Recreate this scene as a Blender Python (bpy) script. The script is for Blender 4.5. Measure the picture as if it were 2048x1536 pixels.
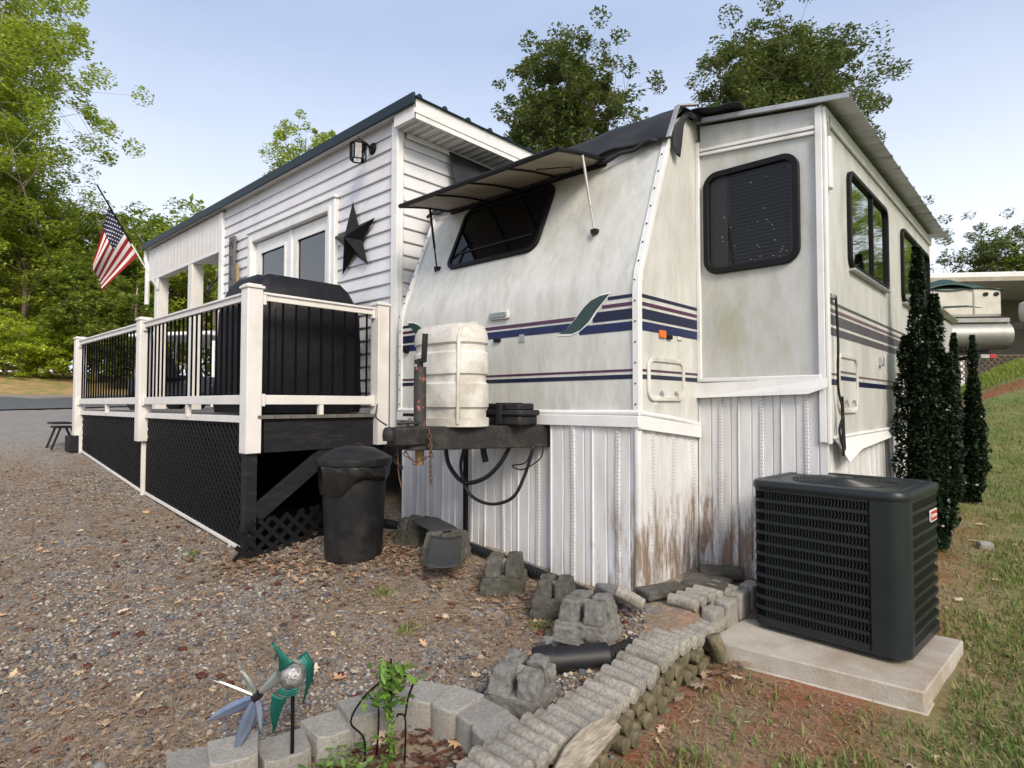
import bpy, bmesh, math, random
import numpy as np
from mathutils import Vector, Matrix
R_ = math.radians
for o in list(bpy.data.objects): bpy.data.objects.remove(o)
sc = bpy.context.scene
C = sc.collection
# ---------------------------------------------------------------- camera
cam = bpy.data.cameras.new('camera'); camo = bpy.data.objects.new('camera', cam); C.objects.link(camo)
camo.location = (0, 0, 1.55); camo.rotation_euler = (R_(91.919), R_(-0.04), R_(42.608))
cam.sensor_width = 36; cam.lens = 21.07; cam.clip_start = .05; cam.clip_end = 2000
sc.camera = camo
# ---------------------------------------------------------------- world, sun, exposure
SUN_AZ, SUN_EL = 116.0, 36.0      # azimuth clockwise from +Y
w = bpy.data.worlds.new('World'); sc.world = w; w.use_nodes = True
nt = w.node_tree; nt.nodes.clear()
sky = nt.nodes.new('ShaderNodeTexSky'); sky.sky_type = 'NISHITA'; sky.sun_disc = False
sky.sun_elevation = R_(SUN_EL); sky.sun_rotation = R_(SUN_AZ); sky.air_density = 1.0; sky.dust_density = 4.5; sky.ozone_density = 1.6
bg = nt.nodes.new('ShaderNodeBackground'); bg.inputs[1].default_value = .112
wo = nt.nodes.new('ShaderNodeOutputWorld')
# thin high cloud veil: pale, soft patches over the whole sky
tc = nt.nodes.new('ShaderNodeTexCoord'); mp = nt.nodes.new('ShaderNodeMapping'); mp.inputs['Scale'].default_value = (1, 1, 2.6)
nz = nt.nodes.new('ShaderNodeTexNoise'); nz.inputs['Scale'].default_value = 1.3; nz.inputs['Detail'].default_value = 5; nz.inputs['Roughness'].default_value = .5
rp = nt.nodes.new('ShaderNodeValToRGB'); rp.color_ramp.elements[0].position = .34; rp.color_ramp.elements[1].position = .72
rp.color_ramp.elements[0].color = (.42, .42, .42, 1); rp.color_ramp.elements[1].color = (.60, .60, .60, 1)
mx = nt.nodes.new('ShaderNodeMix'); mx.data_type = 'RGBA'
mx.inputs['B'].default_value = (5.2, 6.1, 8.1, 1)
l = nt.links.new
l(tc.outputs['Generated'], mp.inputs[0]); l(mp.outputs[0], nz.inputs['Vector']); l(nz.outputs['Fac'], rp.inputs[0])
sx_ = nt.nodes.new('ShaderNodeSeparateXYZ'); l(tc.outputs['Generated'], sx_.inputs[0])
hzr = nt.nodes.new('ShaderNodeMapRange'); hzr.inputs[1].default_value = 0; hzr.inputs[2].default_value = .52; hzr.inputs[3].default_value = .80; hzr.inputs[4].default_value = 0; l(sx_.outputs['Z'], hzr.inputs[0])
mh = nt.nodes.new('ShaderNodeMix'); mh.data_type = 'RGBA'; mh.inputs['B'].default_value = (9.6, 9.7, 9.9, 1)     # pale haze towards the horizon
l(rp.outputs[0], mx.inputs['Factor']); l(sky.outputs[0], mx.inputs['A']); l(hzr.outputs[0], mh.inputs['Factor']); l(mx.outputs['Result'], mh.inputs['A']); l(mh.outputs['Result'], bg.inputs[0]); l(bg.outputs[0], wo.inputs[0])
sun = bpy.data.lights.new('sun', 'SUN'); suno = bpy.data.objects.new('sun', sun); C.objects.link(suno)
sun.energy = 2.2; sun.angle = R_(20); sun.color = (1, .90, .74)
sd = Vector((math.sin(R_(SUN_AZ))*math.cos(R_(SUN_EL)), math.cos(R_(SUN_AZ))*math.cos(R_(SUN_EL)), math.sin(R_(SUN_EL))))
suno.rotation_euler = sd.to_track_quat('Z', 'Y').to_euler(); suno.location = (10, -10, 20)
vs = sc.view_settings; vs.view_transform = 'Standard'; vs.look = 'None'; vs.gamma = 1; vs.exposure = 0.52; vs.use_curve_mapping = False
# ---------------------------------------------------------------- helpers
rng = np.random.default_rng(7); random.seed(5)
WL = {}
def V(*a): return Vector(a)
def thing(name, label, cat, loc, rz=0, group=None):
    o = bpy.data.objects.new(name, None); C.objects.link(o); o.empty_display_size = .1
    o.location = loc; o.rotation_euler = (0, 0, rz); WL[o.name] = Matrix.Translation(Vector(loc)) @ Matrix.Rotation(rz, 4, 'Z')
    tag(o, label, cat, group); return o
def tag(o, label, cat, group=None):
    o['label'] = label; o['category'] = cat
    if group: o['group'] = group
    return o
def kind(o, k): o['kind'] = k; return o
def finish(me, mats, smooth):
    for m in (mats if isinstance(mats, (list, tuple)) else [mats]): me.materials.append(m)
    if smooth is not None:
        me.polygons.foreach_set('use_smooth', np.ones(len(me.polygons), dtype=bool))
        if smooth < 179: me.set_sharp_from_angle(angle=R_(smooth))
def link(name, me, parent=None, loc=None):
    o = bpy.data.objects.new(name, me); C.objects.link(o)
    if parent: o.parent = parent; WL[o.name] = WL[parent.name]
    if loc is not None: o.location = loc
    if not parent: WL[o.name] = Matrix.Translation(Vector(loc or (0, 0, 0)))
    return o
def basis(z):
    z = Vector(z).normalized(); x = z.orthogonal().normalized(); return x, z.cross(x), z
class MB:
    def __init__(s): s.v = []; s.f = []; s.m = []
    def add(s, vs, fs, mi=0):
        n = len(s.v); s.v += [Vector(q) for q in vs]; s.f += [tuple(i+n for i in f) for f in fs]; s.m += [mi]*len(fs); return s
    def bx(s, x0, x1, y0, y1, z0, z1, mi=0):
        return s.add([(x0,y0,z0),(x1,y0,z0),(x1,y1,z0),(x0,y1,z0),(x0,y0,z1),(x1,y0,z1),(x1,y1,z1),(x0,y1,z1)],
                     [(0,3,2,1),(4,5,6,7),(0,1,5,4),(1,2,6,5),(2,3,7,6),(3,0,4,7)], mi)
    def bar(s, p, q, wd, ht, up=(0,0,1), mi=0):
        p = Vector(p); q = Vector(q); d = (q-p).normalized(); up = Vector(up); a = d.cross(up)
        if a.length < 1e-4: a = d.orthogonal()
        a = a.normalized()*wd/2; b = a.cross(d).normalized()*ht/2
        return s.add([p-a-b,p+a-b,p+a+b,p-a+b,q-a-b,q+a-b,q+a+b,q-a+b], [(0,1,2,3),(7,6,5,4),(0,4,5,1),(1,5,6,2),(2,6,7,3),(3,7,4,0)], mi)
    def cyl(s, p, q, r, r2=None, n=12, mi=0):
        p = Vector(p); q = Vector(q); r2 = r if r2 is None else r2; a, b, d = basis(q-p)
        ring = [(math.cos(2*math.pi*i/n)*a+math.sin(2*math.pi*i/n)*b) for i in range(n)]
        return s.add([p+c*r for c in ring]+[q+c*r2 for c in ring], [(i,(i+1)%n,n+(i+1)%n,n+i) for i in range(n)]+[tuple(range(n-1,-1,-1)), tuple(range(n,2*n))], mi)
    def tube(s, pts, r, n=8, mi=0, closed=False):
        pts = [Vector(p) for p in pts]; m = len(pts); vs = []; fs = []; a = None
        for i, p in enumerate(pts):
            if closed: d = pts[(i+1) % m]-pts[i-1]
            else: d = pts[min(i+1, m-1)]-pts[max(i-1, 0)]
            d.normalize()
            if a is None: a = d.orthogonal()
            a = (a-d*a.dot(d)).normalized(); b = d.cross(a); rr = r[i] if isinstance(r, (list, tuple)) else r
            vs += [p+(math.cos(2*math.pi*k/n)*a+math.sin(2*math.pi*k/n)*b)*rr for k in range(n)]
        for i in range(m if closed else m-1):
            j = (i+1) % m
            fs += [(i*n+k, i*n+(k+1) % n, j*n+(k+1) % n, j*n+k) for k in range(n)]
        if not closed: fs += [tuple(range(n-1,-1,-1)), tuple(range((m-1)*n, m*n))]
        return s.add(vs, fs, mi)
    def lathe(s, prof, c=(0,0,0), n=24, mi=0, wob=None):
        c = Vector(c); vs = []; m = len(prof)
        for j, (r, z) in enumerate(prof):
            for k in range(n):
                t = 2*math.pi*k/n; q = r*(wob(j, t) if wob else 1); vs.append(c+Vector((q*math.cos(t), q*math.sin(t), z)))
        fs = [(j*n+k, j*n+(k+1) % n, (j+1)*n+(k+1) % n, (j+1)*n+k) for j in range(m-1) for k in range(n)]
        if prof[0][0] > 1e-5: fs.append(tuple(range(n-1,-1,-1)))
        if prof[-1][0] > 1e-5: fs.append(tuple(range((m-1)*n, m*n)))
        return s.add(vs, fs, mi)
    def plate(s, o, u, v, poly, d0, d1, mi=0):       # 2-D polygon on (u,v), extruded along n = u x v from d0 to d1
        o = Vector(o); u = Vector(u).normalized(); v = Vector(v).normalized(); n = u.cross(v); m = len(poly)
        vs = [o+u*a+v*b+n*d for d in (d0, d1) for a, b in poly]
        ar = sum(poly[i][0]*poly[(i+1) % m][1]-poly[(i+1) % m][0]*poly[i][1] for i in range(m))
        fs = [tuple(range(m-1,-1,-1)), tuple(range(m, 2*m))]+[(i,(i+1) % m, m+(i+1) % m, m+i) for i in range(m)]
        if (ar < 0) != (d1 < d0): fs = [tuple(reversed(f)) for f in fs]
        return s.add(vs, fs, mi)
    def ring(s, o, u, v, outer, inner, d0, d1, mi=0):
        o = Vector(o); u = Vector(u).normalized(); v = Vector(v).normalized(); n = u.cross(v); m = len(outer)
        vs = [o+u*a+v*b+n*d for d in (d0, d1) for pl in (outer, inner) for a, b in pl]
        fs = []
        for i in range(m):
            j = (i+1) % m
            fs += [(i, j, 2*m+j, 2*m+i), (m+j, m+i, 3*m+i, 3*m+j), (2*m+i, 2*m+j, 3*m+j, 3*m+i), (j, i, m+i, m+j)]
        return s.add(vs, fs, mi)
    def grid(s, fn, nu, nv, mi=0):
        vs = [fn(i/nu, j/nv) for j in range(nv+1) for i in range(nu+1)]
        return s.add(vs, [(j*(nu+1)+i, j*(nu+1)+i+1, (j+1)*(nu+1)+i+1, (j+1)*(nu+1)+i) for j in range(nv) for i in range(nu)], mi)
    def build(s, name, mats, parent=None, smooth=None, bev=0, loc=None, local=False, solid=0, seg=2):
        me = bpy.data.meshes.new(name)
        vs = s.v
        if parent and not local:
            inv = WL[parent.name].inverted(); vs = [inv @ q for q in vs]
        elif loc is not None and not local: vs = [q-Vector(loc) for q in vs]
        me.from_pydata([tuple(q) for q in vs], [], s.f); finish(me, mats, smooth)
        if any(s.m): me.polygons.foreach_set('material_index', s.m)
        me.update()
        o = link(name, me, parent, loc)
        if solid:
            md = o.modifiers.new('solid', 'SOLIDIFY'); md.thickness = solid; md.offset = 0
        if bev:
            md = o.modifiers.new('bevel', 'BEVEL'); md.width = bev; md.segments = seg; md.limit_method = 'ANGLE'; md.angle_limit = R_(40)
            if smooth is None:
                me.polygons.foreach_set('use_smooth', np.ones(len(me.polygons), dtype=bool)); me.set_sharp_from_angle(angle=R_(50))
        return o
def inst(src, name, parent, loc, rot=(0, 0, 0), scale=(1, 1, 1)):     # copy sharing mesh data
    o = src.copy(); o.name = name; C.objects.link(o)
    if parent: o.parent = parent; WL[o.name] = WL[parent.name]; o.location = WL[parent.name].inverted() @ Vector(loc)
    else: o.location = loc; WL[o.name] = Matrix.Translation(Vector(loc))
    o.rotation_euler = rot; o.scale = scale; return o
def rr(w_, h_, r, n=5, x=0, y=0):
    out = []
    for cx, cy, a in ((w_/2-r, h_/2-r, 0), (-w_/2+r, h_/2-r, 90), (-w_/2+r, -h_/2+r, 180), (w_/2-r, -h_/2+r, 270)):
        for k in range(n+1):
            t = R_(a+90*k/n); out.append((x+cx+r*math.cos(t), y+cy+r*math.sin(t)))
    return out
def rawmesh(name, verts, faces, mats, parent=None, smooth=None, loc=None):   # numpy arrays, uniform polygon size
    me = bpy.data.meshes.new(name); verts = np.asarray(verts, dtype=np.float32); faces = np.asarray(faces, dtype=np.int32)
    if parent: verts = verts-np.array(WL[parent.name].translation, dtype=np.float32)
    elif loc is not None: verts = verts-np.array(loc, dtype=np.float32)
    k = faces.shape[1]; me.vertices.add(len(verts)); me.vertices.foreach_set('co', verts.ravel())
    me.loops.add(faces.size); me.loops.foreach_set('vertex_index', faces.ravel())
    me.polygons.add(len(faces)); me.polygons.foreach_set('loop_start', np.arange(0, faces.size, k, dtype=np.int32))
    me.update(calc_edges=True); finish(me, mats, smooth)
    return link(name, me, parent, loc)
def text(name, body, m, parent, o, u, v, size, depth=.002, align='CENTER', bold=0):   # flat lettering as real raised mesh
    cu = bpy.data.curves.new(name, 'FONT'); cu.body = body; cu.size = size; cu.extrude = depth/2; cu.align_x = align; cu.align_y = 'CENTER'; cu.offset = bold
    t = bpy.data.objects.new('tmp', cu); C.objects.link(t); dg = bpy.context.evaluated_depsgraph_get()
    me = bpy.data.meshes.new_from_object(t.evaluated_get(dg)); bpy.data.objects.remove(t); bpy.data.curves.remove(cu)
    u = Vector(u).normalized(); v = Vector(v).normalized(); n = u.cross(v); inv = WL[parent.name].inverted()
    mt = Matrix(((u.x,v.x,n.x,o[0]),(u.y,v.y,n.y,o[1]),(u.z,v.z,n.z,o[2]),(0,0,0,1)))
    me.transform(inv @ mt); me.materials.clear(); me.materials.append(m); me.name = name
    return link(name, me, parent)
# ---------------------------------------------------------------- materials
def mat(name, c, c2=None, scale=8, rough=.6, bump=0, bscale=60, metal=0, dirt=None, damt=.5, dscale=2.5, dpos=.5, dwid=.2, stretch=(1,1,1), spec=.5, var=0, isl=0, coat=0):
    m = bpy.data.materials.new(name); m.use_nodes = True; n = m.node_tree.nodes; L = m.node_tree.links.new
    b = n['Principled BSDF']; b.inputs['Roughness'].default_value = rough; b.inputs['Metallic'].default_value = metal
    b.inputs['Specular IOR Level'].default_value = spec; b.inputs['Coat Weight'].default_value = coat
    t = n.new('ShaderNodeTexCoord'); mpn = n.new('ShaderNodeMapping'); mpn.inputs['Scale'].default_value = stretch; L(t.outputs['Object'], mpn.inputs[0])
    c2 = c2 or tuple(q*.82 for q in c)
    def noise(s, d=6, r=.6):
        q = n.new('ShaderNodeTexNoise'); q.inputs['Scale'].default_value = s; q.inputs['Detail'].default_value = d; q.inputs['Roughness'].default_value = r; L(mpn.outputs[0], q.inputs['Vector']); return q
    def mix(f, a, bb, ty='MIX'):
        q = n.new('ShaderNodeMix'); q.data_type = 'RGBA'; q.blend_type = ty
        for k, x in (('Factor', f), ('A', a), ('B', bb)):
            if hasattr(x, 'links'): L(x, q.inputs[k])
            elif k == 'Factor': q.inputs[k].default_value = x
            else: q.inputs[k].default_value = (*x, 1)
        return q.outputs['Result']
    def ramp(x, p0, p1, v0=0, v1=1):
        q = n.new('ShaderNodeMapRange'); q.inputs[1].default_value = p0; q.inputs[2].default_value = p1; q.inputs[3].default_value = v0; q.inputs[4].default_value = v1; L(x, q.inputs[0]); return q.outputs[0]
    n1 = noise(scale); col = mix(ramp(n1.outputs['Fac'], .32, .68), c, c2)
    if isl:
        g = n.new('ShaderNodeNewGeometry'); hs = n.new('ShaderNodeHueSaturation'); L(col, hs.inputs['Color']); L(ramp(g.outputs['Random Per Island'], 0, 1, 1-isl, 1+isl), hs.inputs['Value']); col = hs.outputs[0]
    if var:
        oi = n.new('ShaderNodeObjectInfo'); hs = n.new('ShaderNodeHueSaturation'); L(col, hs.inputs['Color']); L(ramp(oi.outputs['Random'], 0, 1, 1-var, 1+var), hs.inputs['Value']); col = hs.outputs[0]
    if dirt:
        n2 = noise(dscale, 9, .68); f = ramp(n2.outputs['Fac'], dpos-dwid/2, dpos+dwid/2, 0, damt); col = mix(f, col, dirt)
    L(col, b.inputs['Base Color'])
    if bump:
        n3 = noise(bscale, 5); bp = n.new('ShaderNodeBump'); bp.inputs['Strength'].default_value = bump; bp.inputs['Distance'].default_value = .02; L(n3.outputs['Fac'], bp.inputs['Height']); L(bp.outputs[0], b.inputs['Normal'])
    m['h'] = 1
    m_tools[name] = (n, L, b, mix, ramp, noise, t, col)
    return m
m_tools = {}
def leafmat(name, cols, trans=.35, rough=.5):      # leaves: colour per leaf, some light comes through
    m = bpy.data.materials.new(name); m.use_nodes = True; n = m.node_tree.nodes; L = m.node_tree.links.new; b = n['Principled BSDF']; b.inputs['Roughness'].default_value = rough
    b.inputs['Specular IOR Level'].default_value = .35
    g = n.new('ShaderNodeNewGeometry'); r = n.new('ShaderNodeValToRGB'); e = r.color_ramp.elements
    while len(e) < len(cols): e.new(.5)
    for i, c in enumerate(cols): e[i].position = i/(len(cols)-1); e[i].color = (*c, 1)
    L(g.outputs['Random Per Island'], r.inputs[0]); L(r.outputs[0], b.inputs['Base Color'])
    t = n.new('ShaderNodeBsdfTranslucent'); L(r.outputs[0], t.inputs[0]); mxs = n.new('ShaderNodeMixShader'); mxs.inputs[0].default_value = trans
    if trans: L(b.outputs[0], mxs.inputs[1]); L(t.outputs[0], mxs.inputs[2]); L(mxs.outputs[0], n['Material Output'].inputs[0])
    return m
M = {}
M['vinyl'] = mat('vinyl', (.70,.68,.66), (.62,.60,.58), 5, .45, dirt=(.42,.38,.30), damt=.28, dscale=3, dpos=.62)
M['siding'] = mat('siding', (.68,.68,.71), (.60,.60,.63), 3, .5, dirt=(.24,.25,.24), damt=.6, dscale=1.6, dpos=.68, dwid=.2, bump=.06, bscale=25)
M['trimw'] = mat('trimw', (.74,.74,.74), (.66,.66,.66), 6, .45, dirt=(.35,.32,.27), damt=.35, dscale=4, dpos=.64)
M['tan'] = mat('tan', (.38,.34,.27), (.29,.255,.20), 3, .6, dirt=(.22,.18,.13), damt=.7, dscale=2, dpos=.55)
M['fiber'] = mat('fiber', (.60,.605,.585), (.53,.53,.50), 9, .32, dirt=(.25,.24,.19), damt=.55, dscale=2.0, dpos=.60, dwid=.32, stretch=(2.6,2.6,.8), bump=.05, bscale=1.7)
M['fiber2'] = mat('fiber2', (.50,.505,.50), (.44,.44,.43), 8, .35, dirt=(.30,.30,.18), damt=.7, dscale=1.6, dpos=.60, dwid=.24, stretch=(2.2,2.2,.9), bump=.05, bscale=1.7)
M['blackmetal'] = mat('blackmetal', (.010,.010,.012), (.022,.020,.018), 14, .6, spec=.3, dirt=(.09,.08,.065), damt=.5, dscale=9, dpos=.6, bump=.12)
M['rubber'] = mat('rubber', (.007,.007,.009), (.012,.012,.014), 10, .5, spec=.35)
M['blackframe'] = mat('blackframe', (.004,.004,.005), (.007,.007,.008), 10, .5, spec=.22)
M['chrome'] = mat('chrome', (.55,.55,.55), (.42,.42,.42), 9, .3, metal=.9)
M['galv'] = mat('galv', (.50,.51,.52), (.40,.41,.42), 4, .42, metal=.55, dirt=(.22,.2,.17), damt=.5, dscale=3)
M['navy'] = mat('navy', (.008,.012,.038), (.011,.015,.044), 6, .4, spec=.3)
M['blue'] = mat('blue', (.009,.016,.065), (.012,.02,.08), 6, .4, spec=.3)
M['navyfade'] = mat('navyfade', (.06,.055,.065), (.09,.08,.085), 3, .5)
M['purple'] = mat('purple', (.055,.012,.045), (.07,.018,.055), 6, .4)
M['purplefade'] = mat('purplefade', (.12,.075,.085), (.15,.10,.10), 4, .5)
M['fin'] = mat('fin', (.012,.035,.035), (.02,.05,.05), 6, .4)
M['glassdark'] = mat('glassdark', (.002,.002,.003), (.003,.003,.004), 3, .05, spec=.38)
M['glassmirror'] = mat('glassmirror', (.42,.43,.40), (.38,.39,.36), 3, .03, metal=1.0)
M['tarp'] = mat('tarp', (.018,.019,.023), (.032,.034,.039), 5, .7, spec=.25, bump=.3, bscale=7)
M['plasticw'] = mat('plasticw', (.68,.67,.64), (.60,.58,.54), 7, .5, dirt=(.26,.22,.16), damt=.8, dscale=3.2, dpos=.55, dwid=.28, bump=.12, bscale=40)
M['navytrim'] = mat('navytrim', (.006,.016,.024), (.010,.022,.030), 5, .5, spec=.3)
M['baluster'] = mat('baluster', (.004,.004,.005), None, 8, .85, spec=.06)
M['blackwood'] = mat('blackwood', (.009,.0095,.012), (.016,.0165,.019), 6, .65, spec=.25, stretch=(1,1,6), bump=.12, dirt=(.12,.11,.1), damt=.35, dscale=6, dpos=.66)
M['deckwood'] = mat('deckwood', (.09,.085,.08), (.15,.14,.13), 9, .75, bump=.2)
M['cloth'] = mat('cloth', (.0035,.004,.006), (.0055,.006,.009), 6, .55, spec=.3, bump=.6, bscale=5)
M['canplastic'] = mat('canplastic', (.007,.0075,.009), (.012,.012,.014), 8, .45, spec=.35, dirt=(.045,.043,.04), damt=.5, dscale=4, dpos=.58, bump=.06)
M['bag'] = mat('bag', (.008,.008,.009), (.012,.012,.012), 8, .16, bump=.35, bscale=14)
M['concrete'] = mat('concrete', (.25,.245,.23), (.13,.125,.115), 40, .95, bump=.6, bscale=190, dirt=(.10,.09,.07), damt=.7, dscale=4, dpos=.56, var=.12)
M['mossy'] = mat('mossy', (.15,.145,.13), (.06,.058,.05), 30, .95, bump=.7, bscale=150, dirt=(.05,.048,.028), damt=.8, dscale=5, dpos=.5, var=.18)
M['logconc'] = mat('logconc', (.44,.42,.37), (.22,.20,.17), 60, .95, bump=.6, bscale=220, dirt=(.10,.085,.05), damt=.75, dscale=5, dpos=.56, var=.14)
M['logside'] = mat('logside', (.24,.20,.13), (.12,.10,.06), 18, .95, bump=.7, bscale=60, dirt=(.06,.06,.02), damt=.8, dscale=6, dpos=.5, var=.2)
M['paver'] = mat('paver', (.34,.325,.295), (.215,.205,.185), 80, .92, bump=.5, bscale=260, dirt=(.17,.15,.12), damt=.6, dscale=4.5, dpos=.58, var=.1)
M['pad'] = mat('pad', (.44,.41,.36), (.36,.33,.285), 9, .9, bump=.25, bscale=80, dirt=(.26,.17,.10), damt=.6, dscale=2.6, dpos=.56)
M['acpaint'] = mat('acpaint', (.013,.0165,.018), (.017,.021,.0225), 4, .38, spec=.32)
M['acdark'] = mat('acdark', (.002,.002,.0025), (.004,.004,.004), 20, .8, spec=.15)
M['red'] = mat('red', (.42,.035,.035), (.36,.03,.03), 6, .45)
M['white'] = mat('white', (.8,.8,.8), (.74,.74,.74), 6, .5)
M['amber'] = mat('amber', (.75,.16,.02), (.65,.12,.01), 30, .25)
M['rust'] = mat('rust', (.13,.06,.035), (.07,.045,.035), 25, .85, bump=.4)
M['jack'] = mat('jack', (.02,.02,.02), (.04,.035,.03), 20, .6, dirt=(.36,.11,.11), damt=.95, dscale=14, dpos=.60, dwid=.04)
M['bark'] = mat('bark', (.17,.13,.09), (.09,.07,.05), 9, .95, stretch=(1,1,.25), bump=.8, bscale=14)
M['barkpale'] = mat('barkpale', (.34,.28,.20), (.24,.19,.13), 9, .9, stretch=(1,1,.3), bump=.5, bscale=14)
M['oldwood'] = mat('oldwood', (.42,.37,.30), (.17,.14,.10), 9, .9, stretch=(9,1.5,9), bump=.8, bscale=14)
M['asphalt'] = mat('asphalt', (.11,.115,.125), (.075,.08,.088), 3, .9, bump=.3, bscale=120)
# ---------------------------------------------------------------- terrain
HL = [(-4.85,2.1,.33),(-7.47,2.1,.55),(-10.3,2.1,.86),(-4.39,3.28,.5),(-3.3,3.2,.43),(-1.96,3.28,.36),(-1.95,4.1,.385),(-1.5,4.1,.42),(-4.0,2.55,.40),(-1.75,1.95,.21),(-2.35,1.6,.17),
      (-2.5,.9,.12),(-3.1,.4,.10),(-1.5,0,.05),(0,0,0),(-5,0,.2),(-7.5,0,.42),(-10,0,.7),(-14,1,1.08),(-19,3,1.28),(-24.3,4,1.6),(-26.3,4.2,1.72),(-28.6,4.5,2.35),(-31,7,2.6),(-42,10,3.3),(-28.2,-4,2.3),(-25.5,-4,1.75),(-28.6,11,2.4),(-26,10.5,1.9),(-10,5,.92),(-16,5.5,1.38),(-8,8,1.0),(-5,8,.7),
      (-20,15,1.7),(-20,-8,1.2),(-10,-6,.6),(-4,-5,0),(-14,25,2.2),(-30,25,2.6),(-1.1,6,.4),(-1.5,9.5,.62),(-40,-10,2.2),(5,-8,-.1),(-8,-20,.3),(-60,20,3.2),(-60,-20,2.8),(-20,60,3.4)]
HR = [(-1.35,1.3,.05),(-1.4,2.4,.09),(-1.38,3.2,.14),(-.5,3.2,.155),(-.5,4.2,.19),(0,0,0),(0,2,.07),(1,4,.2),(.5,7,.42),(-.8,7,.42),(-.6,9.5,.56),(2,9.5,.66),(-1.26,11.1,1.05),(-.7,11.6,1.08),(.95,13.1,1.15),(2.8,14.8,1.3),(-1.53,13.4,1.72),(-.85,14.0,1.75),(1.16,15.9,1.8),(3.3,17.8,1.9),
      (-1.7,15.0,2.48),(-.9,15.7,2.52),(1.3,17.7,2.6),(3.5,19.7,2.65),(0,19,2.65),(4,23,2.75),(0,30,2.9),(10,30,3.0),(6,0,.05),(8,6,.45),(10,12,.8),(0,-6,-.2),(20,0,.2),(20,20,1.6),(-1.5,4.1,.34),(-1.9,5,.4),(-2,9,.58),(-4,14,1.6),(0,60,3.4),(40,40,3.2),(40,0,.5),(10,-20,-.2)]
def tps(pts):
    p = np.array(pts, float); n = len(p); d = np.hypot(p[:,None,0]-p[None,:,0], p[:,None,1]-p[None,:,1])
    K = np.where(d > 0, d*d*np.log(d+1e-9), 0)+np.eye(n)*.02
    A = np.zeros((n+3, n+3)); A[:n,:n] = K; A[:n,n] = 1; A[:n,n+1:] = p[:,:2]; A[n,:n] = 1; A[n+1:,:n] = p[:,:2].T
    s = np.linalg.solve(A, np.r_[p[:,2], 0, 0, 0])
    def f(x, y):
        x = np.clip(np.asarray(x, float), -62, 42); y = np.clip(np.asarray(y, float), -21, 61); z = s[n]+s[n+1]*x+s[n+2]*y
        for i in range(n):
            q = np.hypot(x-p[i,0], y-p[i,1]); z = z+s[i]*np.where(q > 0, q*q*np.log(q+1e-9), 0)
        return z
    return f
hl, hr = tps(HL), tps(HR)
def sstep(a, b, x): t = np.clip((x-a)/(b-a), 0, 1); return t*t*(3-2*t)
def wallx(y): return -1.36-.10*np.clip((np.asarray(y, float)-1.5)/2, -.6, 1.1)     # right foot of the edging wall
def nz2(x, y, seed=0):
    z = 0
    for k, (fx, fy, a) in enumerate(((1.3,.9,1),(2.1,-1.7,.7),(3.7,2.9,.4),(5.3,-6.1,.25))):
        z = z+a*np.sin(fx*x+fy*y+seed*1.7+k*2.1)*np.cos(fy*x*.8-fx*y*.7+seed+k)
    return z
def gz(x, y):
    x = np.asarray(x, float); y = np.asarray(y, float)
    wd = .03+np.clip(y-3.5, 0, 4)*.4+np.clip(.9-y, 0, 3)*.5
    t = sstep(-wd, wd, x-wallx(y)+.10)
    z = hl(x, y)*(1-t)+hr(x, y)*t
    bed = sstep(.62, .44, np.hypot((x+1.75)*1.05, (y-1.12)*1.0))*(1-t)      # flower bed, a little lower inside the block ring
    z = z-.05*bed
    return z+.008*nz2(x*1.6, y*1.6)+.004*nz2(x*6, y*6, 3)
def axis(lo, hi, fine, far_lo, far_hi, g=1.11):
    a = list(np.arange(lo, hi, fine)); s = fine
    while a[-1] < far_hi: s *= g; a.append(a[-1]+s)
    s = fine; b = [lo]
    while b[-1] > far_lo: s *= g; b.append(b[-1]-s)
    return np.array(b[::-1][:-1]+a)
ax_, ay_ = axis(-7, 1.2, .04, -320, 300), axis(.2, 5, .05, -300, 320)
gx, gy = np.meshgrid(ax_, ay_); gzz = gz(gx.ravel(), gy.ravel())
nx, ny = len(ax_), len(ay_); idx = np.arange(nx*ny).reshape(ny, nx)
gm = mat('earth', (.17,.12,.08), (.10,.075,.05), 6, .95, bump=.7, bscale=45)
n, L, b, mix, ramp, noise, t, col = m_tools['earth']
sp = n.new('ShaderNodeSeparateXYZ'); L(t.outputs['Object'], sp.inputs[0])
def mth(op, a, bb=None):
    q = n.new('ShaderNodeMath'); q.operation = op
    for i, x in enumerate((a, bb)):
        if x is None: continue
        if hasattr(x, 'links'): L(x, q.inputs[i])
        else: q.inputs[i].default_value = x
    return q.outputs[0]
big, mid, fin_ = noise(.55, 5), noise(2.6, 7), noise(38, 8, .75)
gv = n.new('ShaderNodeTexVoronoi'); gv.inputs['Scale'].default_value = 42; L(t.outputs['Object'], gv.inputs['Vector'])
gvc = n.new('ShaderNodeValToRGB'); e = gvc.color_ramp.elements; e[0].color = (.08,.085,.095,1); e[1].color = (.40,.375,.34,1); e[1].position = .95
for p_, c_ in ((.3,(.17,.175,.185,1)),(.6,(.24,.19,.145,1)),(.8,(.33,.26,.19,1))): q = e.new(p_); q.color = c_
L(gv.outputs['Color'], gvc.inputs[0])
straw = mix(ramp(fin_.outputs['Fac'], .35, .65), (.125,.085,.055), (.30,.215,.14))
left = mix(ramp(mid.outputs['Fac'], .40, .60, 0, .72), gvc.outputs[0], straw)
farg = mix(ramp(sp.outputs['X'], -9.5, -12.5), left, mix(.55, gvc.outputs[0], mix(ramp(mid.outputs['Fac'], .3, .7), (.16,.158,.155), (.26,.255,.25))))                       # grey gravel drive
wood = mix(ramp(mid.outputs['Fac'], .4, .6), (.40,.25,.12), (.20,.20,.06))
farg = mix(ramp(sp.outputs['X'], -26.4, -26.8), farg, wood)
clay = mix(ramp(fin_.outputs['Fac'], .3, .7), (.27,.085,.034), (.17,.08,.042))
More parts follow.
